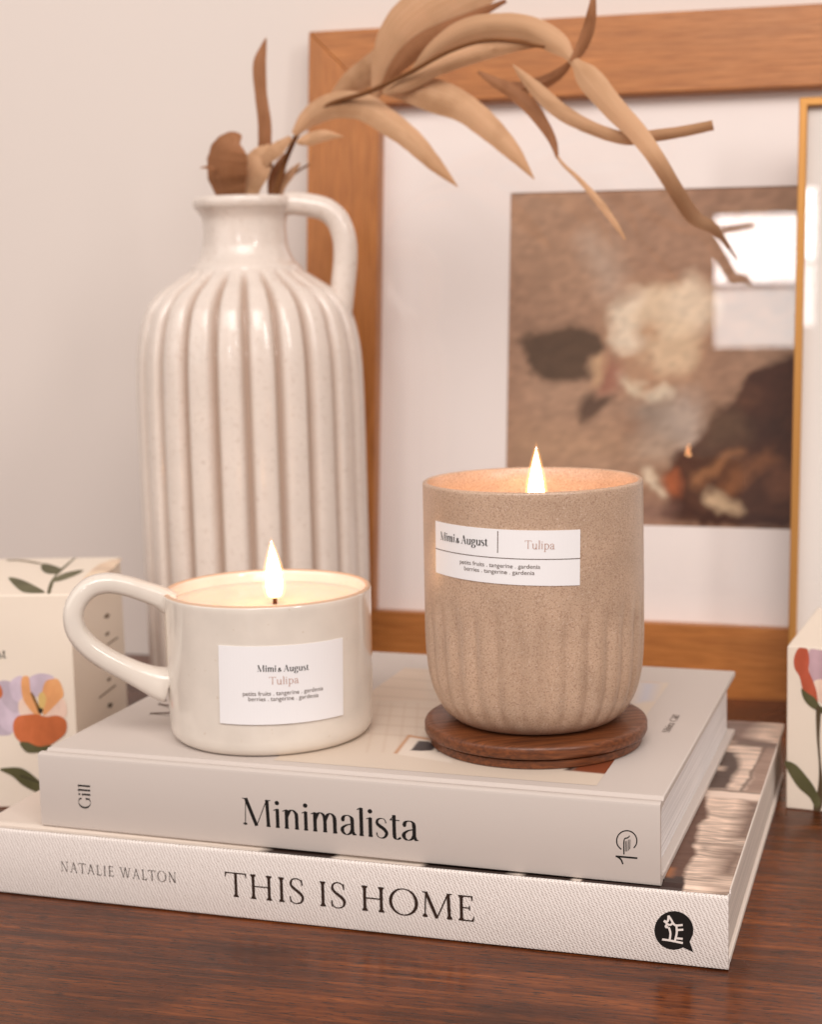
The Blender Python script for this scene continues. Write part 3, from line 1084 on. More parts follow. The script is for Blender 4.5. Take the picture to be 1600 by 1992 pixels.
# ------------------------------------------------------------------ coaster and tall candle
CX, CY, CZ, CR = 4.567, 58.931, 15.492, 4.126
LIDZ = 6.413
m_lid = wood('coaster_wood', lin(74, 38, 18), lin(104, 56, 28), lin(128, 72, 38), 0, 1000, 0.4, 0.1, 0.05, 0.3)
t_lid = thing('coaster', 'round dark wooden two-step coaster under the tall speckled candle', 'coaster', (CX, CY, TOP1), 0.25)
hl = LIDZ - TOP1
mb = MB()
mb.lathe([(0.01, hl), (3.9, hl), (4.12, hl - 0.02), (4.2, hl - 0.07), (4.235, hl - 0.15), (4.235, hl - 0.42), (4.2, hl - 0.49), (4.12, hl - 0.52), (3.9, hl - 0.53)], 128)
mb.build('upper_disc', m_lid, t_lid, smooth=True, fix=False, angle=50)
mb = MB()
mb.lathe([(3.80, hl - 0.525), (3.80, hl - 0.56), (3.98, hl - 0.565), (4.03, hl - 0.60), (4.03, 0.06), (3.95, 0.0), (0.01, 0.0)], 128)
mb.build('lower_disc', m_lid, t_lid, smooth=True, fix=False, angle=50)

m_stone = speckle('speckled_sand_stoneware', lin(192, 162, 138), 0.32, [(2000, 0.55, lin(150, 116, 96), 0.7), (1500, 0.64, lin(120, 88, 72), 0.5), (1900, 0.61, lin(220, 196, 178), 0.6)], spec=0.75, bump=0.25, mottle=0.09)
t_cup = thing('cup_candle', 'lit candle in a tall speckled sand coloured cup with fluted foot on a wooden coaster', 'candle', (CX, CY, LIDZ))
hC = CZ - LIDZ
prof = [(0.3, 0.05), (2.2, 0.05), (2.5, 0.0), (2.75, 0.0)]
prof += [(r, z) for r, z in spline([(2.75, 0.0), (3.15, 0.16), (3.52, 0.50), (3.82, 1.05), (4.01, 1.75), (4.10, 2.5), (4.135, 3.4)], 6)[1:]]
prof += [(4.135 + (4.11 - 4.135) * i / 30, 3.4 + (hC - 0.1 - 3.4) * i / 30) for i in range(1, 31)]
no = len(prof)
prof += [(4.10, hC - 0.04), (4.05, hC), (3.97, hC), (3.91, hC - 0.06)]
prof += [(3.88, hC - 0.6), (3.86, hC - 3.0), (3.84, hC - 3.6)]
NF = 30
def flute(r, z, t):
    if r < 2.6 or z > 5.6:
        return r
    up = min(max((5.2 - z) / 1.6, 0), 1)
    dn = min(max((z - 0.05) / 0.7, 0), 1)
    up = up * up * (3 - 2 * up)
    g = (abs(math.cos(NF * t / 2)) ** 1.1)
    return r - 0.13 * up * dn * (1 - g)
mb = MB()
prof2 = [(r, z) if r > 3.9 or z < hC - 1 else (r, z) for r, z in prof]
mb.lathe(prof2, 360, rad=lambda r, z, t: flute(r, z, t) if r > 3.95 or z < 3 else r)
cup = mb.build('cup', m_stone, t_cup, smooth=True, fix=False, angle=60)
wz = hC - 2.6
mb = MB()
mb.lathe([(0.01, wz - 0.05), (3.0, wz - 0.05), (3.6, wz), (3.8, wz + .04), (3.87, wz + .12)], 96)
mb.build('wax', m_wax, t_cup, smooth=True)
cfx, cfy = (onz(1043, 950, CZ - 0.5) - np.array([CX, CY, 0]))[:2]
cfx, cfy = cfx, 0.0
cfx = at(1043, 930, CY)[0] - CX
ztip = at(1044, 873, CY)[2] - LIDZ
wick(t_cup, cfx, cfy, wz, 0.5)
flame(t_cup, cfx, cfy, ztip - 2.7, 2.7, 0.32, 0.03)

CLb = CylLabel(CX, CY, 4.125, [(849, 1013), (1129, 1030), (1128, 1138), (850, 1113)])
lab = CLb.sheet(t_cup, LIDZ, m_label)
pb, wb = text_polys(A_brand, 'Mimi~&~August', 0.02)
CLb.text(lab, LIDZ, pb, wb, (859.3, 1049.7), (950.3, 1062), 16, m_ink)
pb, wb = text_polys(A_tulip, 'Tulipa', 0.02)
CLb.text(lab, LIDZ, pb, wb, (1021.4, 1067), (1079.2, 1068), 16, m_rose)
CLb.text(lab, LIDZ, *s1, (896.5, 1095.4), (1051.5, 1106), 8.4, m_grey_ink)
CLb.text(lab, LIDZ, *s2, (905, 1108.4), (1040.4, 1118), 8.4, m_grey_ink)
CLb.rule(lab, LIDZ, (849.6, 1066.3), (1128.6, 1086), 0.03, m_grey_ink)
CLb.rule(lab, LIDZ, (969.6, 1032.7), (969.2, 1075), 0.03, m_grey_ink)

# ------------------------------------------------------------------ vase
VX, VY = -8.38, 84.6
m_vase = speckle('off_white_vase_glaze', lin(224, 211, 201), 0.26, [(380, 0.62, lin(200, 180, 166), 0.4), (900, 0.64, lin(172, 146, 130), 0.45)], coat=0.5, mottle=0.03)
t_vase = thing('vase', 'tall ribbed off-white ceramic bottle vase with one ear handle', 'vase', (VX, VY, 0))
vz = lambda v: at(490, v, VY)[2]
outer = [(vz(1094), 5.92), (vz(898), 5.92), (vz(741), 5.88), (vz(663), 5.72), (vz(604), 5.30), (vz(569), 4.60), (vz(546), 3.78), (vz(528), 3.05), (vz(518), 2.86), (vz(507), 2.55), (vz(485), 2.28), (vz(467), 2.2), (vz(440), 2.17), (vz(425), 2.22), (vz(412), 2.42), (vz(404), 2.60), (vz(396), 2.66), (vz(388), 2.62), (vz(384), 2.5)]
outer = [(r * (1.022 if r > 4.5 else 1.0), z) for z, r in outer]
foot = [(0.5, 0.1), (4.9, 0.1), (5.0, 0.0), (5.3, 0.0), (5.5, 0.2), (5.8, 0.8), (5.95, 2.0), (6.03, 4.5)]
prof = foot + [tuple(p) for p in spline(outer, 7)]
prof += [(2.3, vz(383.5)), (2.15, vz(388)), (1.9, vz(410)), (1.85, vz(470)), (2.2, vz(520)), (4.0, vz(590)), (5.3, vz(680)), (5.4, 10), (5.3, 1.0), (0.5, 0.8)]
NRIB = 22
zneck = vz(524)
n_out = len(foot) + len(spline(outer, 7))
GROOVE_TINT = []
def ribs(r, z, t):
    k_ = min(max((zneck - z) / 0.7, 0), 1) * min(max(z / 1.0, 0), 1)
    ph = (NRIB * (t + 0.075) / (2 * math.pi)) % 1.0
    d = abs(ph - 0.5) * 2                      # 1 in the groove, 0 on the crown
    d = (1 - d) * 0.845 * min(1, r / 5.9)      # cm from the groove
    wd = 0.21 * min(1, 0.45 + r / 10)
    GROOVE_TINT.append((k_ * min(1, r / 4.6) * math.exp(-(d / (wd * 0.9)) ** 2), 0, 0, 1))
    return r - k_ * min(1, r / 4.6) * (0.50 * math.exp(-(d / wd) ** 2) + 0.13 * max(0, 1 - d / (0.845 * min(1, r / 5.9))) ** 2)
mb = MB()
lst = prof
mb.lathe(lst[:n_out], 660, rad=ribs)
mb.lathe(lst[n_out - 1:], 660)
GROOVE_TINT += [(0, 0, 0, 1)] * (len(mb.v) - len(GROOVE_TINT))
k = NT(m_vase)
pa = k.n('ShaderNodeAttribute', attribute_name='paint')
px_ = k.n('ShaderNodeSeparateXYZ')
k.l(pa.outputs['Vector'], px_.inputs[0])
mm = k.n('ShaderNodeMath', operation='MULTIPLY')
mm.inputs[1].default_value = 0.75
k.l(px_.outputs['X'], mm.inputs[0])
k.color(k.mix(mm.outputs[0], k.b.inputs['Base Color'].links[0].from_socket, lin(176, 146, 126)))   # browner tone down in the grooves
vase = mb.build('body', m_vase, t_vase, smooth=True, fix=False, colors=GROOVE_TINT)
zv = lambda x, y: (240 + x / 2.554, 350 + y / 2.554)
pth = []
for q in [(800, 120), (850, 118), (930, 128), (1010, 150), (1068, 205), (1098, 290), (1104, 380), (1098, 470), (1088, 560), (1080, 630), (1068, 690), (1050, 740)]:
    pth.append(at(*zv(*q), VY - 0.4) - np.array([VX, VY, 0]))
pth[-1] = pth[-1] + np.array([-.3, 0, 0])
pth = spline(pth, 6)
mb = MB()
mb.sweep(pth, lambda i, s: [((0.60 + .05 * s) * math.cos(q), (0.66) * math.sin(q)) for q in np.linspace(0, 2 * math.pi, 20, endpoint=False)], side=(0, 1, 0))
mb.build('handle', m_vase, t_vase, smooth=True, fix=True)

# ------------------------------------------------------------------ dried branch
def leaf_material(name, lo, mid, hi):
    m = mat(name, mid, 0.62, 0.3)
    k = NT(m)
    at_ = k.n('ShaderNodeAttribute', attribute_name='paint')      # (along, across, number)
    mp = k.n('ShaderNodeMapping')
    mp.inputs['Scale'].default_value = (2.5, 34, 40)
    k.l(at_.outputs['Vector'], mp.inputs['Vector'])
    f = k.noise(mp.outputs['Vector'], 1.0, 5, 0.6)
    mp2 = k.n('ShaderNodeMapping')
    mp2.inputs['Scale'].default_value = (6, 0.5, 40)
    k.l(at_.outputs['Vector'], mp2.inputs['Vector'])
    f2 = k.noise(mp2.outputs['Vector'], 1.0, 3, 0.5)
    c = k.ramp(f, [(0.2, lo), (0.5, mid), (0.8, hi)])
    c2 = k.ramp(f2, [(0.3, (0.84, 0.79, 0.74)), (0.5, (1, 1, 1)), (0.7, (1.08, 1.08, 1.1))])
    sx = k.n('ShaderNodeSeparateXYZ')
    k.l(at_.outputs['Vector'], sx.inputs[0])
    tipf = k.ramp(sx.outputs['X'], [(0.72, (0, 0, 0)), (1.0, (0.75, 0.75, 0.75))])
    k.color(k.mix(tipf, k.mix(1.0, c, c2, 'MULTIPLY'), lo))
    k.bump(f, 0.04, 0.0004)
    tl = k.n('ShaderNodeBsdfTranslucent')
    mxs = k.n('ShaderNodeMixShader')
    mxs.inputs[0].default_value = 0.18
    outn = [n_ for n_ in m.node_tree.nodes if n_.type == 'OUTPUT_MATERIAL'][0]
    src = k.b.inputs['Base Color'].links[0].from_socket
    k.l(src, tl.inputs['Color'])
    k.l(k.b.outputs[0], mxs.inputs[1])
    k.l(tl.outputs[0], mxs.inputs[2])
    k.l(mxs.outputs[0], outn.inputs['Surface'])
    return m


m_leaf = leaf_material('dry_leaf', lin(192, 146, 106), lin(212, 168, 130), lin(224, 188, 154))
m_leaf_dark = leaf_material('brown_dry_leaf', lin(142, 92, 60), lin(168, 116, 80), lin(188, 138, 102))
m_stem = mat('dry_stem', lin(118, 76, 44), 0.7, 0.2)
t_br = thing('dried_branch', 'arching tan dried eucalyptus branch with long narrow leaves in the vase', 'branch', (VX, VY, vz(430)))
BO = np.array([VX, VY, vz(430)])


def leaf(pts, m=None, fold=0.05, tilt=0.12, n=9, name='leaf'):
    """pts = [(u, v, half width px, depth cm)], a ribbon with a folded midrib"""
    q = spline(pts, n)
    N = len(q)
    vs, ats = [], []
    num = random.random()
    for i in range(N):
        d = q[min(i + 1, N - 1)][:2] - q[max(i - 1, 0)][:2]
        d = d / (np.linalg.norm(d) + 1e-9)
        nn = np.array([-d[1], d[0]])
        u, v_, hw, Y = q[i]
        Y = Y if Y > 84 else 84 - (84 - Y) * 1.75
        hw = max(hw * (1 + 0.05 * mnoise.noise((i * 0.35, num * 50, 0))), 0.6)
        for s in (-1, -0.5, 0, 0.5, 1):
            p = q[i][:2] + nn * hw * s
            cm = hw * Y / FPX
            ats.append((i / N, s, num, 1))
            vs.append(at(p[0], p[1], Y + tilt * s * cm - fold * (1 - abs(s)) * cm) - BO)
    fs = [(i * 5 + j, i * 5 + j + 1, (i + 1) * 5 + j + 1, (i + 1) * 5 + j) for i in range(N - 1) for j in range(4)]
    mb = MB()
    mb.add(vs, fs)
    o = mb.build(name, m or m_leaf, t_br, smooth=True, colors=ats)
    md = o.modifiers.new('thick', 'SOLIDIFY')
    md.thickness = 0.0002
    es = o.modifiers.new('split', 'EDGE_SPLIT')
    es.split_angle = math.radians(45)
    return o


def stem(pts, r):
    q = spline(pts, 8)
    mb = MB()
    mb.sweep([at(a[0], a[1], a[2] if a[2] > 84 else 84 - (84 - a[2]) * 1.75) - BO for a in q], lambda i, s: [(r * (1 - .5 * s) * math.cos(b), r * (1 - .5 * s) * math.sin(b)) for b in np.linspace(0, 2 * math.pi, 10, endpoint=False)])
    return mb.build('stem', m_stem, t_br, smooth=True)


stem([(505, 470, 84.6), (535, 380, 84.4), (556, 312, 84), (588, 248, 83.4), (640, 205, 82.6), (720, 178, 81.6), (800, 140, 80.6), (880, 98, 79.8), (960, 78, 79.2), (1060, 92, 78.8)], 0.16)
stem([(510, 470, 84.8), (540, 385, 85.4), (568, 343, 85.8), (602, 320, 86)], 0.10)
leaf([(518, 74, 1, 84), (512, 95, 7, 84), (505, 128, 13, 84), (508, 185, 12, 84), (515, 240, 13, 84), (516, 290, 13, 84.2), (524, 330, 8, 84.4)], m_leaf_dark, 0.5)
leaf([(470, 264, 3, 83.4), (456, 272, 20, 83.4), (446, 292, 36, 83.5), (442, 322, 39, 83.7), (444, 352, 36, 83.9), (452, 385, 24, 84.2), (462, 415, 10, 84.4)], m_leaf_dark, 0.45, 0.5)
leaf([(390, 327, 1, 83.6), (402, 326, 3, 83.6), (420, 330, 5, 83.7)], m_leaf_dark, 0.2)
leaf([(524, 282, 3, 84), (512, 300, 20, 84), (497, 328, 29, 84), (484, 362, 25, 84.2), (480, 410, 12, 84.4)], m_leaf, 0.4)
leaf([(556, 300, 4, 84.6), (545, 325, 12, 84.7), (536, 352, 15, 84.8), (530, 395, 8, 84.9)], m_leaf_dark, 0.3)
leaf([(584, 318, 2, 85), (566, 338, 8, 85), (548, 362, 9, 85), (538, 400, 5, 85)], m_leaf, 0.3)
leaf([(566, 268, 5, 83.4), (540, 290, 14, 83.6), (518, 310, 12, 83.8), (500, 330, 6, 84)], m_leaf, 0.3)
leaf([(572, 262, 6, 83.2), (604, 228, 20, 83), (650, 206, 26, 82.6), (705, 208, 27, 82.2), (752, 236, 25, 81.8), (800, 272, 22, 81.4), (845, 318, 15, 81.2), (891, 364, 1, 81)], m_leaf, 0.35)
leaf([(640, 200, 5, 83.2), (680, 165, 22, 82.8), (730, 130, 28, 82.2), (770, 90, 20, 81.8), (795, 60, 4, 81.6)], m_leaf, 0.3)
leaf([(745, 180, 5, 81.8), (790, 175, 24, 81.4), (850, 188, 33, 81), (905, 212, 29, 80.6), (955, 252, 24, 80.3), (1000, 298, 16, 80), (1040, 349, 1, 79.8)], m_leaf, 0.4)
leaf([(730, 190, 8, 82.2), (752, 128, 30, 81.8), (786, 72, 50, 81.4), (838, 28, 58, 81), (900, -4, 46, 80.6), (960, -22, 22, 80.2), (1010, -34, 4, 80)], m_leaf, 0.2, 0.05)
leaf([(742, 178, 5, 82.0), (775, 128, 16, 81.6), (818, 88, 20, 81.2), (868, 58, 16, 80.8), (930, 28, 10, 80.4), (985, 2, 4, 80)], m_leaf_dark, 0.2, 0.1)
leaf([(800, 142, 4, 80.8), (850, 95, 18, 80.4), (905, 62, 24, 80), (965, 50, 24, 79.6), (1031, 56, 25, 79.2), (1085, 85, 22, 78.8), (1116, 118, 9, 78.5), (1146, 152, 25, 78.2), (1196, 212, 23, 77.8), (1240, 258, 20, 77.4), (1277, 308, 17, 77.1), (1316, 372, 16, 77.6), (1350, 422, 15, 78.6), (1388, 444, 11, 79.6), (1412, 472, 5, 80.6), (1435, 506, 1, 81.6)], m_leaf, 0.35, 0.3, 7)
leaf([(1112, 120, 5, 78.5), (1130, 96, 11, 78.4), (1146, 55, 12, 78.2), (1153, 15, 8, 78), (1156, -20, 3, 78)], m_leaf_dark, 0.4)
leaf([(998, 126, 1, 79.4), (1020, 150, 9, 79.2), (1050, 180, 15, 79), (1090, 216, 16, 78.6), (1135, 242, 14, 78.2), (1185, 262, 13, 78), (1225, 270, 13, 77.8), (1270, 265, 12, 77.6), (1330, 256, 11, 77.4), (1388, 244, 10, 77.2)], m_leaf, 0.3, 0.5)
leaf([(930, 140, 3, 80.2), (960, 158, 10, 80), (996, 178, 14, 79.8), (1030, 206, 15, 79.6), (1056, 240, 12, 79.4), (1076, 275, 8, 79.2), (1085, 308, 3, 79)], m_leaf_dark, 0.4)
leaf([(1084, 304, 3, 79), (1098, 322, 3.5, 79), (1130, 352, 5, 78.8), (1165, 392, 7, 78.6), (1195, 432, 6, 78.5), (1217, 466, 2, 78.4)], m_leaf, 0.3)
leaf([(940, 150, 3, 80.6), (975, 166, 10, 80.6), (1015, 172, 13, 80.6), (1060, 160, 13, 80.4), (1095, 138, 9, 80.2), (1112, 118, 3, 80)], m_leaf_dark, 0.4)
leaf([(745, 182, 3, 81.4), (790, 165, 13, 81), (850, 132, 17, 80.6), (920, 106, 18, 80.2), (990, 90, 14, 79.8), (1050, 88, 4, 79.4)], m_leaf, 0.4)
leaf([(578, 278, 4, 83), (600, 272, 12, 83), (632, 264, 11, 82.8), (668, 266, 1, 82.6)], m_leaf, 0.3)

# ------------------------------------------------------------------ large framed picture leaning on the wall
t_fr = thing('picture_frame', 'large orange-brown wooden frame with a floral still life leaning on the wall', 'picture frame', tuple(FO))
ang = math.atan2(fa[1], fa[0])
FM = Matrix((tuple(fa), tuple(-fnn), tuple(fb))).transposed().to_4x4()     # local x along, y away from the viewer, z up
t_fr.matrix_world = Matrix.Translation(Vector(FO) * S) @ FM
FW, RW, FT = 44.5, 4.32, 1.6
m_rail_h = wood('oiled_wood_along', lin(150, 90, 42), lin(174, 109, 54), lin(190, 125, 67), 0, 900, 0.38, 0.1, 0.06, 0.35)
m_rail_v = wood('oiled_wood_upright', lin(150, 90, 42), lin(174, 109, 54), lin(190, 125, 67), 2, 900, 0.38, 0.1, 0.06, 0.35)
def rail(quad, m):
    """mitred rail: quad (x, z) outline, outer pair first"""
    mb = MB()
    vs = [(x, 0, z) for x, z in quad] + [(x, FT, z) for x, z in quad]
    mb.add(vs, [(0, 1, 2, 3), (7, 6, 5, 4), (0, 4, 5, 1), (1, 5, 6, 2), (2, 6, 7, 3), (3, 7, 4, 0)])
    o = mb.build('rail', m, t_fr, fix=True)
    return bevel(o, 0.07, 2)
g_ = 0.012
rail([(0, FH), (FW, FH), (FW - RW, FH - RW), (RW, FH - RW)], m_rail_h)
rail([(0, 0), (FW, 0), (FW - RW, RW), (RW, RW)], m_rail_h)
rail([(0, g_), (0, FH - g_), (RW, FH - RW - g_), (RW, RW + g_)], m_rail_v)
rail([(FW, g_), (FW, FH - g_), (FW - RW, FH - RW - g_), (FW - RW, RW + g_)], m_rail_v)
m_mat = mat('white_mat_board', lin(244, 234, 230), 0.85, 0.2)
m_back = mat('grey_backing_board', (0.25, 0.2, 0.16), 0.9, 0.1)
mb = MB()
mb.box(RW - 0.5, FT - 0.35, RW - 0.5, FW - RW + 0.5, FT - 0.1, FH - RW + 0.5)
mb.build('backing', m_back, t_fr)


def frame_px(u, v, depth=0.0):
    o = FO - fnn * depth
    p = onplane(u, v, o, fnn) - o
    return np.array([p @ fa, p @ fb])


# mat with its window, print inside
MD = FT - 0.55
c0 = frame_px(991, 376, MD)
c1 = frame_px(986, 1018, MD)
px0, pz1, pz0 = (c0[0] + c1[0]) / 2, c0[1], frame_px(1258, 1022, MD)[1]
px1 = FW - (px0)
mb = MB()
o_ = [(RW - .4, RW - .4), (FW - RW + .4, RW - .4), (FW - RW + .4, FH - RW + .4), (RW - .4, FH - RW + .4)]
i_ = [(px0, pz0), (px1, pz0), (px1, pz1), (px0, pz1)]
mb.add([(x, MD, z) for x, z in o_] + [(x, MD, z) for x, z in i_] + [(x, MD + .12, z) for x, z in i_], [(j, (j + 1) % 4, 4 + (j + 1) % 4, 4 + j) for j in range(4)] + [(4 + j, 4 + (j + 1) % 4, 8 + (j + 1) % 4, 8 + j) for j in range(4)])
mb.build('mat_board', m_mat, t_fr, fix=False)
nx, ny = 230, 200
gx, gz = np.linspace(px0 - .15, px1 + .15, nx), np.linspace(pz0 - .15, pz1 + .15, ny)
P = np.stack(np.meshgrid(gx, gz), -1)
zp = lambda x, y: tuple(frame_px(960 + x / 2.5, 340 + y / 2.5, MD))
warp = np.stack([vnoise(P, 0.9, 11) - .5, vnoise(P, 0.9, 12) - .5], -1) * 0.55 + np.stack([vnoise(P, 2.6, 13) - .5, vnoise(P, 2.6, 14) - .5], -1) * 0.25
PWP = P + warp
C = np.zeros(P.shape[:2] + (3,))
n1 = vnoise(P, 0.35, 1)[..., None]
n2 = vnoise(P * np.array([1.0, 2.2]), 1.6, 2)[..., None]
C[:] = np.array(lin(160, 122, 98)) * n1 + np.array(lin(184, 148, 122)) * (1 - n1)
C *= 0.9 + 0.2 * n2
def pp(pts, col, soft=0.25, a=1.0, smooth=True):
    q = [zp(*p) for p in pts]
    if smooth:
        q = [tuple(p) for p in spline(q, 5, True)]
    blend(C, poly_mask(PWP, q, soft * 1.15) * a, lin(*col))
def circ(cx, cy, r, ry=None):
    ry = ry or r
    return [(cx + r * math.cos(a), cy + ry * math.sin(a)) for a in np.linspace(0, 2 * math.pi, 12, endpoint=False)]
pp([(90, 90), (260, 95), (500, 300), (330, 560), (90, 500)], (186, 148, 120), 1.5, 0.5)
pp(circ(760, 250, 240, 170), (150, 112, 90), 2.0, 0.5)
pp([(430, 300), (520, 300), (640, 520), (600, 640), (500, 520)], (196, 172, 154), .6, 0.6)
pp(circ(800, 800, 250, 270), (186, 146, 116), .9, 0.9)
pp(circ(700, 690, 125, 120), (232, 212, 188), .4)
pp(circ(830, 660, 130, 120), (224, 198, 168), .4)
pp(circ(960, 640, 110, 140), (230, 208, 182), .5, .9)
pp(circ(660, 800, 80, 60), (236, 216, 192), .3)
pp(circ(860, 860, 130, 120), (216, 186, 154), .4)
pp(circ(760, 770, 60, 45), (196, 158, 126), .35)
pp(circ(890, 760, 70, 30), (230, 206, 176), .35, .8)
pp([(590, 950), (650, 970), (730, 1040), (690, 1065), (620, 1010)], (226, 204, 176), .25)
pp([(750, 1050), (820, 1030), (870, 1070), (830, 1105), (760, 1080)], (232, 212, 186), .25)
pp(circ(560, 980, 70, 100), (164, 108, 88), .4, .9)
pp([(470, 880), (530, 860), (540, 960), (500, 1020), (470, 960)], (206, 170, 132), .3, .8)
pp([(150, 810), (175, 785), (300, 755), (430, 735), (490, 750), (545, 830), (480, 862), (450, 905), (460, 960), (400, 995), (270, 990), (180, 935), (145, 870)], (96, 72, 54), .22)
pp([(400, 1200), (410, 1130), (470, 1040), (520, 1075), (600, 1095), (530, 1160), (435, 1205)], (100, 74, 58), .22)
pp(circ(780, 1150, 110, 60), (152, 132, 116), .6, .9)
pp(circ(860, 1230, 120, 100), (168, 150, 136), .7, .8)
pp(circ(940, 1180, 70, 120), (188, 168, 154), .6, .7)
pp([(1600, 850), (1450, 885), (1330, 910), (1230, 1000), (1130, 1110), (1040, 1200), (955, 1300), (850, 1350), (862, 1430), (850, 1590), (835, 1685), (1100, 1720), (1500, 1740), (2200, 1740), (2300, 1100), (2000, 860)], (84, 50, 36), .22)
pp([(1040, 1180), (1150, 1130), (1230, 1180), (1250, 1260), (1100, 1330), (1000, 1330)], (104, 76, 56), .5, .9)
pp(circ(1250, 1080, 60, 30), (120, 78, 54), .4, .7)
pp(circ(1340, 1240, 90, 60), (72, 44, 34), .4, .8)
pp([(960, 1490), (1060, 1400), (1180, 1330), (1230, 1350), (1120, 1440), (1000, 1530)], (156, 106, 70), .25, .95)
pp([(1120, 1500), (1230, 1400), (1330, 1340), (1380, 1400), (1290, 1440), (1180, 1560)], (140, 90, 58), .3, .9)
pp(circ(1420, 1500, 90, 80), (130, 84, 60), .4, .7)
pp([(1040, 1560), (1110, 1540), (1210, 1620), (1200, 1660), (1090, 1630)], (206, 176, 142), .3)
pp([(850, 1500), (890, 1420), (910, 1480), (900, 1560), (870, 1610)], (176, 96, 58), .25, .9)
pp([(850, 1575), (900, 1570), (1010, 1640), (1200, 1680), (1400, 1685), (1400, 1730), (1000, 1690), (850, 1620)], (62, 32, 24), .25, .9)
pp([(745, 1410), (790, 1440), (835, 1540), (800, 1540), (755, 1470)], (222, 202, 176), .22)
pp(circ(760, 1330, 100, 70), (186, 160, 138), .6, .7)
pp(circ(780, 1650, 90, 60), (138, 104, 92), .6, .8)
pp([(90, 1200), (350, 1230), (600, 1260), (620, 1400), (90, 1400)], (190, 152, 120), .8, .5)
brush = vnoise(np.stack([P[..., 0] * 2.0 + P[..., 1], P[..., 1] * 3.2 - P[..., 0] * 1.4], -1), 1.0, 21)[..., None]
C *= 0.88 + 0.24 * brush
m_print = painted('still_life_print', 0.6, 0.3)
mb, cols = paint_grid(nx, ny, lambda i, j: (gx[i], MD + 0.10, gz[j]), C)
mb.build('print', m_print, t_fr, colors=cols)
m_glass = bpy.data.materials.new('picture_glass')
m_glass.use_nodes = True
nt = m_glass.node_tree
nt.nodes.clear()
out = nt.nodes.new('ShaderNodeOutputMaterial')
mx = nt.nodes.new('ShaderNodeMixShader')
fr_ = nt.nodes.new('ShaderNodeLayerWeight')
fr_.inputs['Blend'].default_value = 0.5
pw = nt.nodes.new('ShaderNodeMath')
pw.operation = 'POWER'
pw.inputs[1].default_value = 5.0
nt.links.new(fr_.outputs['Facing'], pw.inputs[0])
ml = nt.nodes.new('ShaderNodeMath')
ml.operation = 'MULTIPLY_ADD'
ml.inputs[1].default_value = 0.92
ml.inputs[2].default_value = 0.07
tr = nt.nodes.new('ShaderNodeBsdfTransparent')
gl = nt.nodes.new('ShaderNodeBsdfGlossy')
gl.inputs['Roughness'].default_value = 0.0
nt.links.new(pw.outputs[0], ml.inputs[0])
nt.links.new(ml.outputs[0], mx.inputs[0])
nt.links.new(tr.outputs[0], mx.inputs[1])
nt.links.new(gl.outputs[0], mx.inputs[2])
nt.links.new(mx.outputs[0], out.inputs[0])
mb = MB()
gd = MD - 0.16
mb.add([(RW - .3, gd, RW - .3), (FW - RW + .3, gd, RW - .3), (FW - RW + .3, gd, FH - RW + .3), (RW - .3, gd, FH - RW + .3)], [(0, 1, 2, 3)])
mb.build('glass_pane', m_glass, t_fr)

# ------------------------------------------------------------------ slim gold frame in front of it
m_gold = mat('brushed_brass', lin(190, 136, 74), 0.38, 0.5, metal=0.6)
gl_lean = 0.085
gY = 80.2
ptop = at(1556, 190, gY + 2.6)
pbot = at(1534, 1240, gY + 0.3)
gup = (ptop - pbot)
gup = gup / np.linalg.norm(gup)
gO = pbot - gup * (pbot[2] / gup[2])
ga = fe - gup * (fe @ gup)
ga /= np.linalg.norm(ga)
gn = np.cross(ga, gup)
if gn[1] > 0:
    gn = -gn
t_gf = thing('slim_frame', 'thin gold metal picture frame with pale insert at the right edge', 'picture frame', tuple(gO))
t_gf.matrix_world = Matrix.Translation(Vector(gO) * S) @ Matrix((tuple(ga), tuple(-gn), tuple(gup))).transposed().to_4x4()
GW, GH, GR = 22.0, float((ptop - gO) @ gup), 0.42
mb = MB()
o_ = [(0, 0), (GW, 0), (GW, GH), (0, GH)]
i_ = [(GR, GR), (GW - GR, GR), (GW - GR, GH - GR), (GR, GH - GR)]
vs = [(x, 0, z) for x, z in o_] + [(x, 0, z) for x, z in i_] + [(x, .8, z) for x, z in o_] + [(x, .8, z) for x, z in i_]
fs = []
for j in range(4):
    q = (j + 1) % 4
    fs += [(j, q, 4 + q, 4 + j), (8 + q, 8 + j, 12 + j, 12 + q), (j, 8 + j, 8 + q, q), (4 + q, 12 + q, 12 + j, 4 + j)]
mb.add(vs, fs)
bevel(mb.build('rim', m_gold, t_gf, fix=True), 0.05, 2)
mb = MB()
mb.box(GR - .1, .45, GR - .1, GW - GR + .1, .6, GH - GR + .1)
mb.build('insert', mat('pale_insert_paper', lin(232, 224, 218), 0.8, 0.2), t_gf)
mb = MB()
mb.add([(GR, .25, GR), (GW - GR, .25, GR), (GW - GR, .25, GH - GR), (GR, .25, GH - GR)], [(0, 1, 2, 3)])
mb.build('glass_pane', m_glass, t_gf)

# ------------------------------------------------------------------ printed gift boxes
m_card = mat('cream_card', lin(236, 222, 206), 0.55, 0.3)
PC = {}
def ink(rgb):
    if rgb not in PC:
        PC[rgb] = mat('print_ink_%d' % len(PC), lin(*rgb), 0.55, 0.3)
        PC[rgb].name = 'printed_colour'
        k_ = NT(PC[rgb])
        c_ = lin(*rgb)
        f_ = k_.noise(k_.coords((1, 1, 0.6)), 55, 4, 0.6)
        k_.color(k_.ramp(f_, [(0.3, tuple(x * 0.78 for x in c_)), (0.5, c_), (0.72, tuple(min(x * 1.28 + 0.02, 0.9) for x in c_))]))
    return PC[rgb]


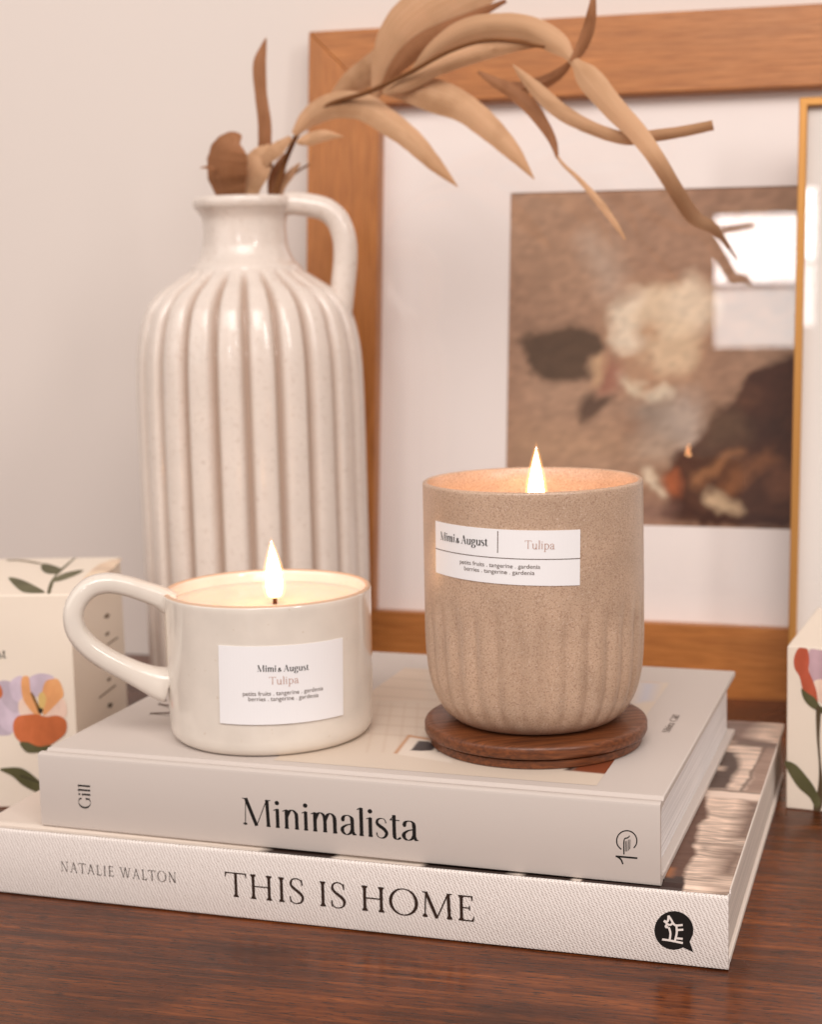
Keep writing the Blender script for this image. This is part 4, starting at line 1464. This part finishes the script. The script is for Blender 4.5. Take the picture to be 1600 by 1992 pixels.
def gift_box(name, label, corner, top, e, n, w, d):
    """corner = front corner on the table (cm), e along the front, n into the depth"""
    t = thing(name, label, 'box', tuple(corner))
    M = Matrix((tuple(e), tuple(n), (0, 0, 1))).transposed().to_4x4()
    t.matrix_world = Matrix.Translation(Vector(corner) * S) @ M
    return t


def decal(parent, name, shapes, conv):
    """shapes = [(pixel polygon, colour, smooth)], conv(u, v, lift) -> local cm"""
    mb = MB()
    mats_ = []
    for i, (poly, col, sm) in enumerate(shapes):
        m = ink(col)
        if m not in mats_:
            mats_.append(m)
        q = spline(poly, 5, True) if sm else poly
        mb.add([conv(p[0], p[1], 0.006 + 0.0025 * i) for p in q], [tuple(range(len(q)))], mats_.index(m))
    return mb.build(name, mats_, parent)


# --- left box
LZ = 9.7
k0 = onz(135, 1156, LZ)
le = k0 - onz(0, 1158, LZ)
le = le / np.linalg.norm(le)
ln_ = np.array([-le[1], le[0], 0])
dpt = float((onz(253, 1083, LZ) - k0) @ ln_)
k0b = np.array([k0[0], k0[1], 0])
LWID = 11.0
lo = k0b - le * LWID
t_lb = gift_box('gift_box', 'cream gift box printed with orange and lilac tulips left of the books', lo, LZ, le, ln_, LWID, dpt)
mb = MB()
mb.box(0, 0, 0, LWID, dpt, LZ)
bevel(mb.build('carton', m_card, t_lb), 0.06, 2)
def lf(u, v, l):
    p = onplane(u, v, k0b, ln_) - lo
    return (p @ le, -l, p[2])
def lt(u, v, l):
    p = onz(u, v, LZ) - lo
    return (p @ le, p @ ln_, LZ + l)
def lr(u, v, l):
    p = onplane(u, v, k0b, le) - lo
    return (LWID + l, p @ ln_, p[2])
zl = lambda x, y: (x / 3.3213, 1060 + y / 3.3213)
Z = lambda *a: [zl(*q) for q in a]
LIL, LIL2, ORG, ORL, GRN, PNK, YEL, BLK = (208, 190, 204), (192, 176, 188), (200, 110, 66), (230, 164, 110), (92, 88, 58), (238, 206, 188), (226, 190, 120), (58, 50, 40)
shp = [
    (Z((-160, 1000), (-60, 900), (20, 960), (30, 1090), (80, 1210), (0, 1230), (-140, 1200)), LIL2, True),
    (Z((-30, 1010), (60, 980), (150, 1060), (120, 1190), (40, 1200), (-20, 1120)), LIL, True),
    (Z((-10, 890), (60, 880), (120, 940), (140, 1060), (80, 1080), (10, 1000)), LIL2, True),
    (Z((60, 900), (110, 850), (150, 860), (140, 1000), (90, 1000)), LIL, True),
    (Z((180, 870), (250, 830), (340, 845), (350, 900), (300, 960), (230, 980), (190, 940)), LIL, True),
    (Z((-40, 910), (0, 905), (18, 960), (0, 990), (-40, 990)), ORG, True),
    (Z((130, 1000), (190, 990), (230, 1060), (260, 1110), (150, 1110), (120, 1060)), PNK, True),
    (Z((300, 1030), (370, 990), (420, 1000), (425, 1110), (300, 1110)), PNK, True),
    (Z((140, 865), (185, 852), (200, 950), (240, 1040), (262, 1100), (215, 1085), (150, 990)), ORL, True),
    (Z((290, 890), (330, 866), (380, 872), (412, 960), (380, 1010), (300, 1090), (280, 1090), (270, 980)), ORL, True),
    (Z((250, 970), (280, 950), (300, 1000), (275, 1070), (255, 1040)), YEL, True),
    (Z((200, 960), (212, 955), (245, 1020), (262, 1060), (252, 1085), (225, 1020)), (132, 96, 52), True),
    (Z((250, 1055), (262, 1050), (280, 1060), (270, 1085), (252, 1082)), BLK, True),
    (Z((85, 1170), (110, 1110), (170, 1095), (240, 1092), (300, 1108), (370, 1100), (425, 1130), (432, 1190), (400, 1240), (300, 1300), (200, 1300), (110, 1250)), ORG, True),
    (Z((130, 1275), (180, 1272), (250, 1300), (330, 1290), (290, 1330), (190, 1340), (150, 1315)), GRN, True),
    (Z((0, 1448), (60, 1436), (140, 1440), (220, 1490), (300, 1570), (330, 1620), (240, 1595), (150, 1550), (80, 1490)), GRN, True),
    (Z((130, 1490), (134, 1484), (300, 1545), (300, 1552)), BLK, False),
]
decal(t_lb, 'flower_print', shp, lf)
decal(t_lb, 'leaf_print', [
    (Z((505, 262), (560, 190), (640, 125), (720, 96), (790, 92), (735, 150), (600, 240)), (228, 200, 174), False),
    (Z((55, 212), (130, 222), (220, 262), (290, 305), (230, 312), (150, 305), (95, 265)), GRN, True),
    (Z((305, 312), (320, 250), (350, 205), (370, 190), (350, 235), (335, 280), (325, 312)), GRN, True),
    (Z((330, 235), (400, 190), (500, 165), (540, 168), (470, 205), (380, 235)), GRN, True),
    (Z((265, 150), (280, 122), (340, 132), (400, 160), (350, 188), (290, 180)), GRN, True),
    (Z((350, 190), (480, 85), (490, 85), (370, 195)), GRN, False),
    (Z((50, 98), (140, 98), (260, 118), (260, 126), (130, 106), (50, 104)), (120, 104, 80), True)], lt)
GRY = (120, 98, 78)
decal(t_lb, 'icon_print', [
    (Z((668, 470), (690, 440), (712, 452), (695, 476)), GRY, False), (Z((676, 578), (700, 556), (708, 572), (690, 590)), GRY, False),
    (Z((690, 640), (760, 592), (764, 600), (694, 648)), GRY, False), (Z((690, 870), (712, 850), (716, 868), (698, 884)), GRY, False),
    (Z((636, 985), (745, 900), (750, 908), (640, 993)), GRY, False), (Z((692, 1050), (700, 1022), (728, 1022), (718, 1050)), (84, 70, 56), False)], lr)
# last letters of the maker's name on the front
pb, wb = text_polys(A_brand, 'Mimi~&~August', 0.02)
b_, c_ = np.array(lf(12.5, 1280, 0)), np.array(lf(12.5, 1262, 0))
hh = c_[2] - b_[2]
k_ = hh * 0.98
lettering(pb, lambda x, y, l: (b_[0] - (wb - x) * k_, -0.006 - l, b_[2] + y * hh), m_ink, t_lb)

# --- right box
RZ = 7.19
r0 = onz(1528, 1568, 0)
r0 = np.array([15.93, 66.26, 0.0])
rpsi = -0.40
re = np.array([math.cos(rpsi), math.sin(rpsi), 0])
rn = np.array([-math.sin(rpsi), math.cos(rpsi), 0])
t_rb = gift_box('gift_box', 'cream gift box printed with a single red tulip beside the right table edge', r0, RZ, re, rn, 11, 8.6)
mb = MB()
mb.box(0, 0, 0, 11, 8.6, RZ)
bevel(mb.build('carton', m_card, t_rb), 0.06, 2)
def rf(u, v, l):
    p = onplane(u, v, r0, rn) - r0
    return (p @ re, -l, p[2])
zr = lambda x, y: (1380 + x / 4.527, 1180 + y / 4.527)
Zr = lambda *a: [zr(*q) for q in a]
RED = (184, 88, 62)
decal(t_rb, 'flower_print', [
    (Zr((890, 380), (990, 385), (1080, 390), (1180, 500), (1120, 640), (1000, 700), (910, 650), (880, 520)), (190, 158, 166), True),
    (Zr((920, 670), (1000, 640), (1060, 700), (1020, 840), (960, 820)), PNK, True),
    (Zr((1060, 420), (1180, 400), (1230, 520), (1160, 720), (1060, 880), (1010, 860), (1080, 680)), (214, 130, 84), True),
    (Zr((785, 370), (830, 362), (870, 380), (884, 470), (880, 560), (920, 660), (950, 760), (960, 900), (900, 860), (830, 740), (800, 620), (755, 540), (750, 450)), RED, True),
    (Zr((815, 720), (870, 760), (930, 800), (990, 880), (1060, 870), (1010, 940), (960, 920), (880, 870), (830, 800)), GRN, True),
    (Zr((945, 900), (985, 910), (975, 1150), (985, 1350), (1010, 1600), (990, 1780), (920, 1780), (960, 1600), (970, 1400), (950, 1150)), (84, 68, 48), True),
    (Zr((668, 1362), (760, 1385), (850, 1480), (930, 1590), (985, 1720), (940, 1770), (890, 1680), (790, 1590), (710, 1470)), GRN, True)], rf)
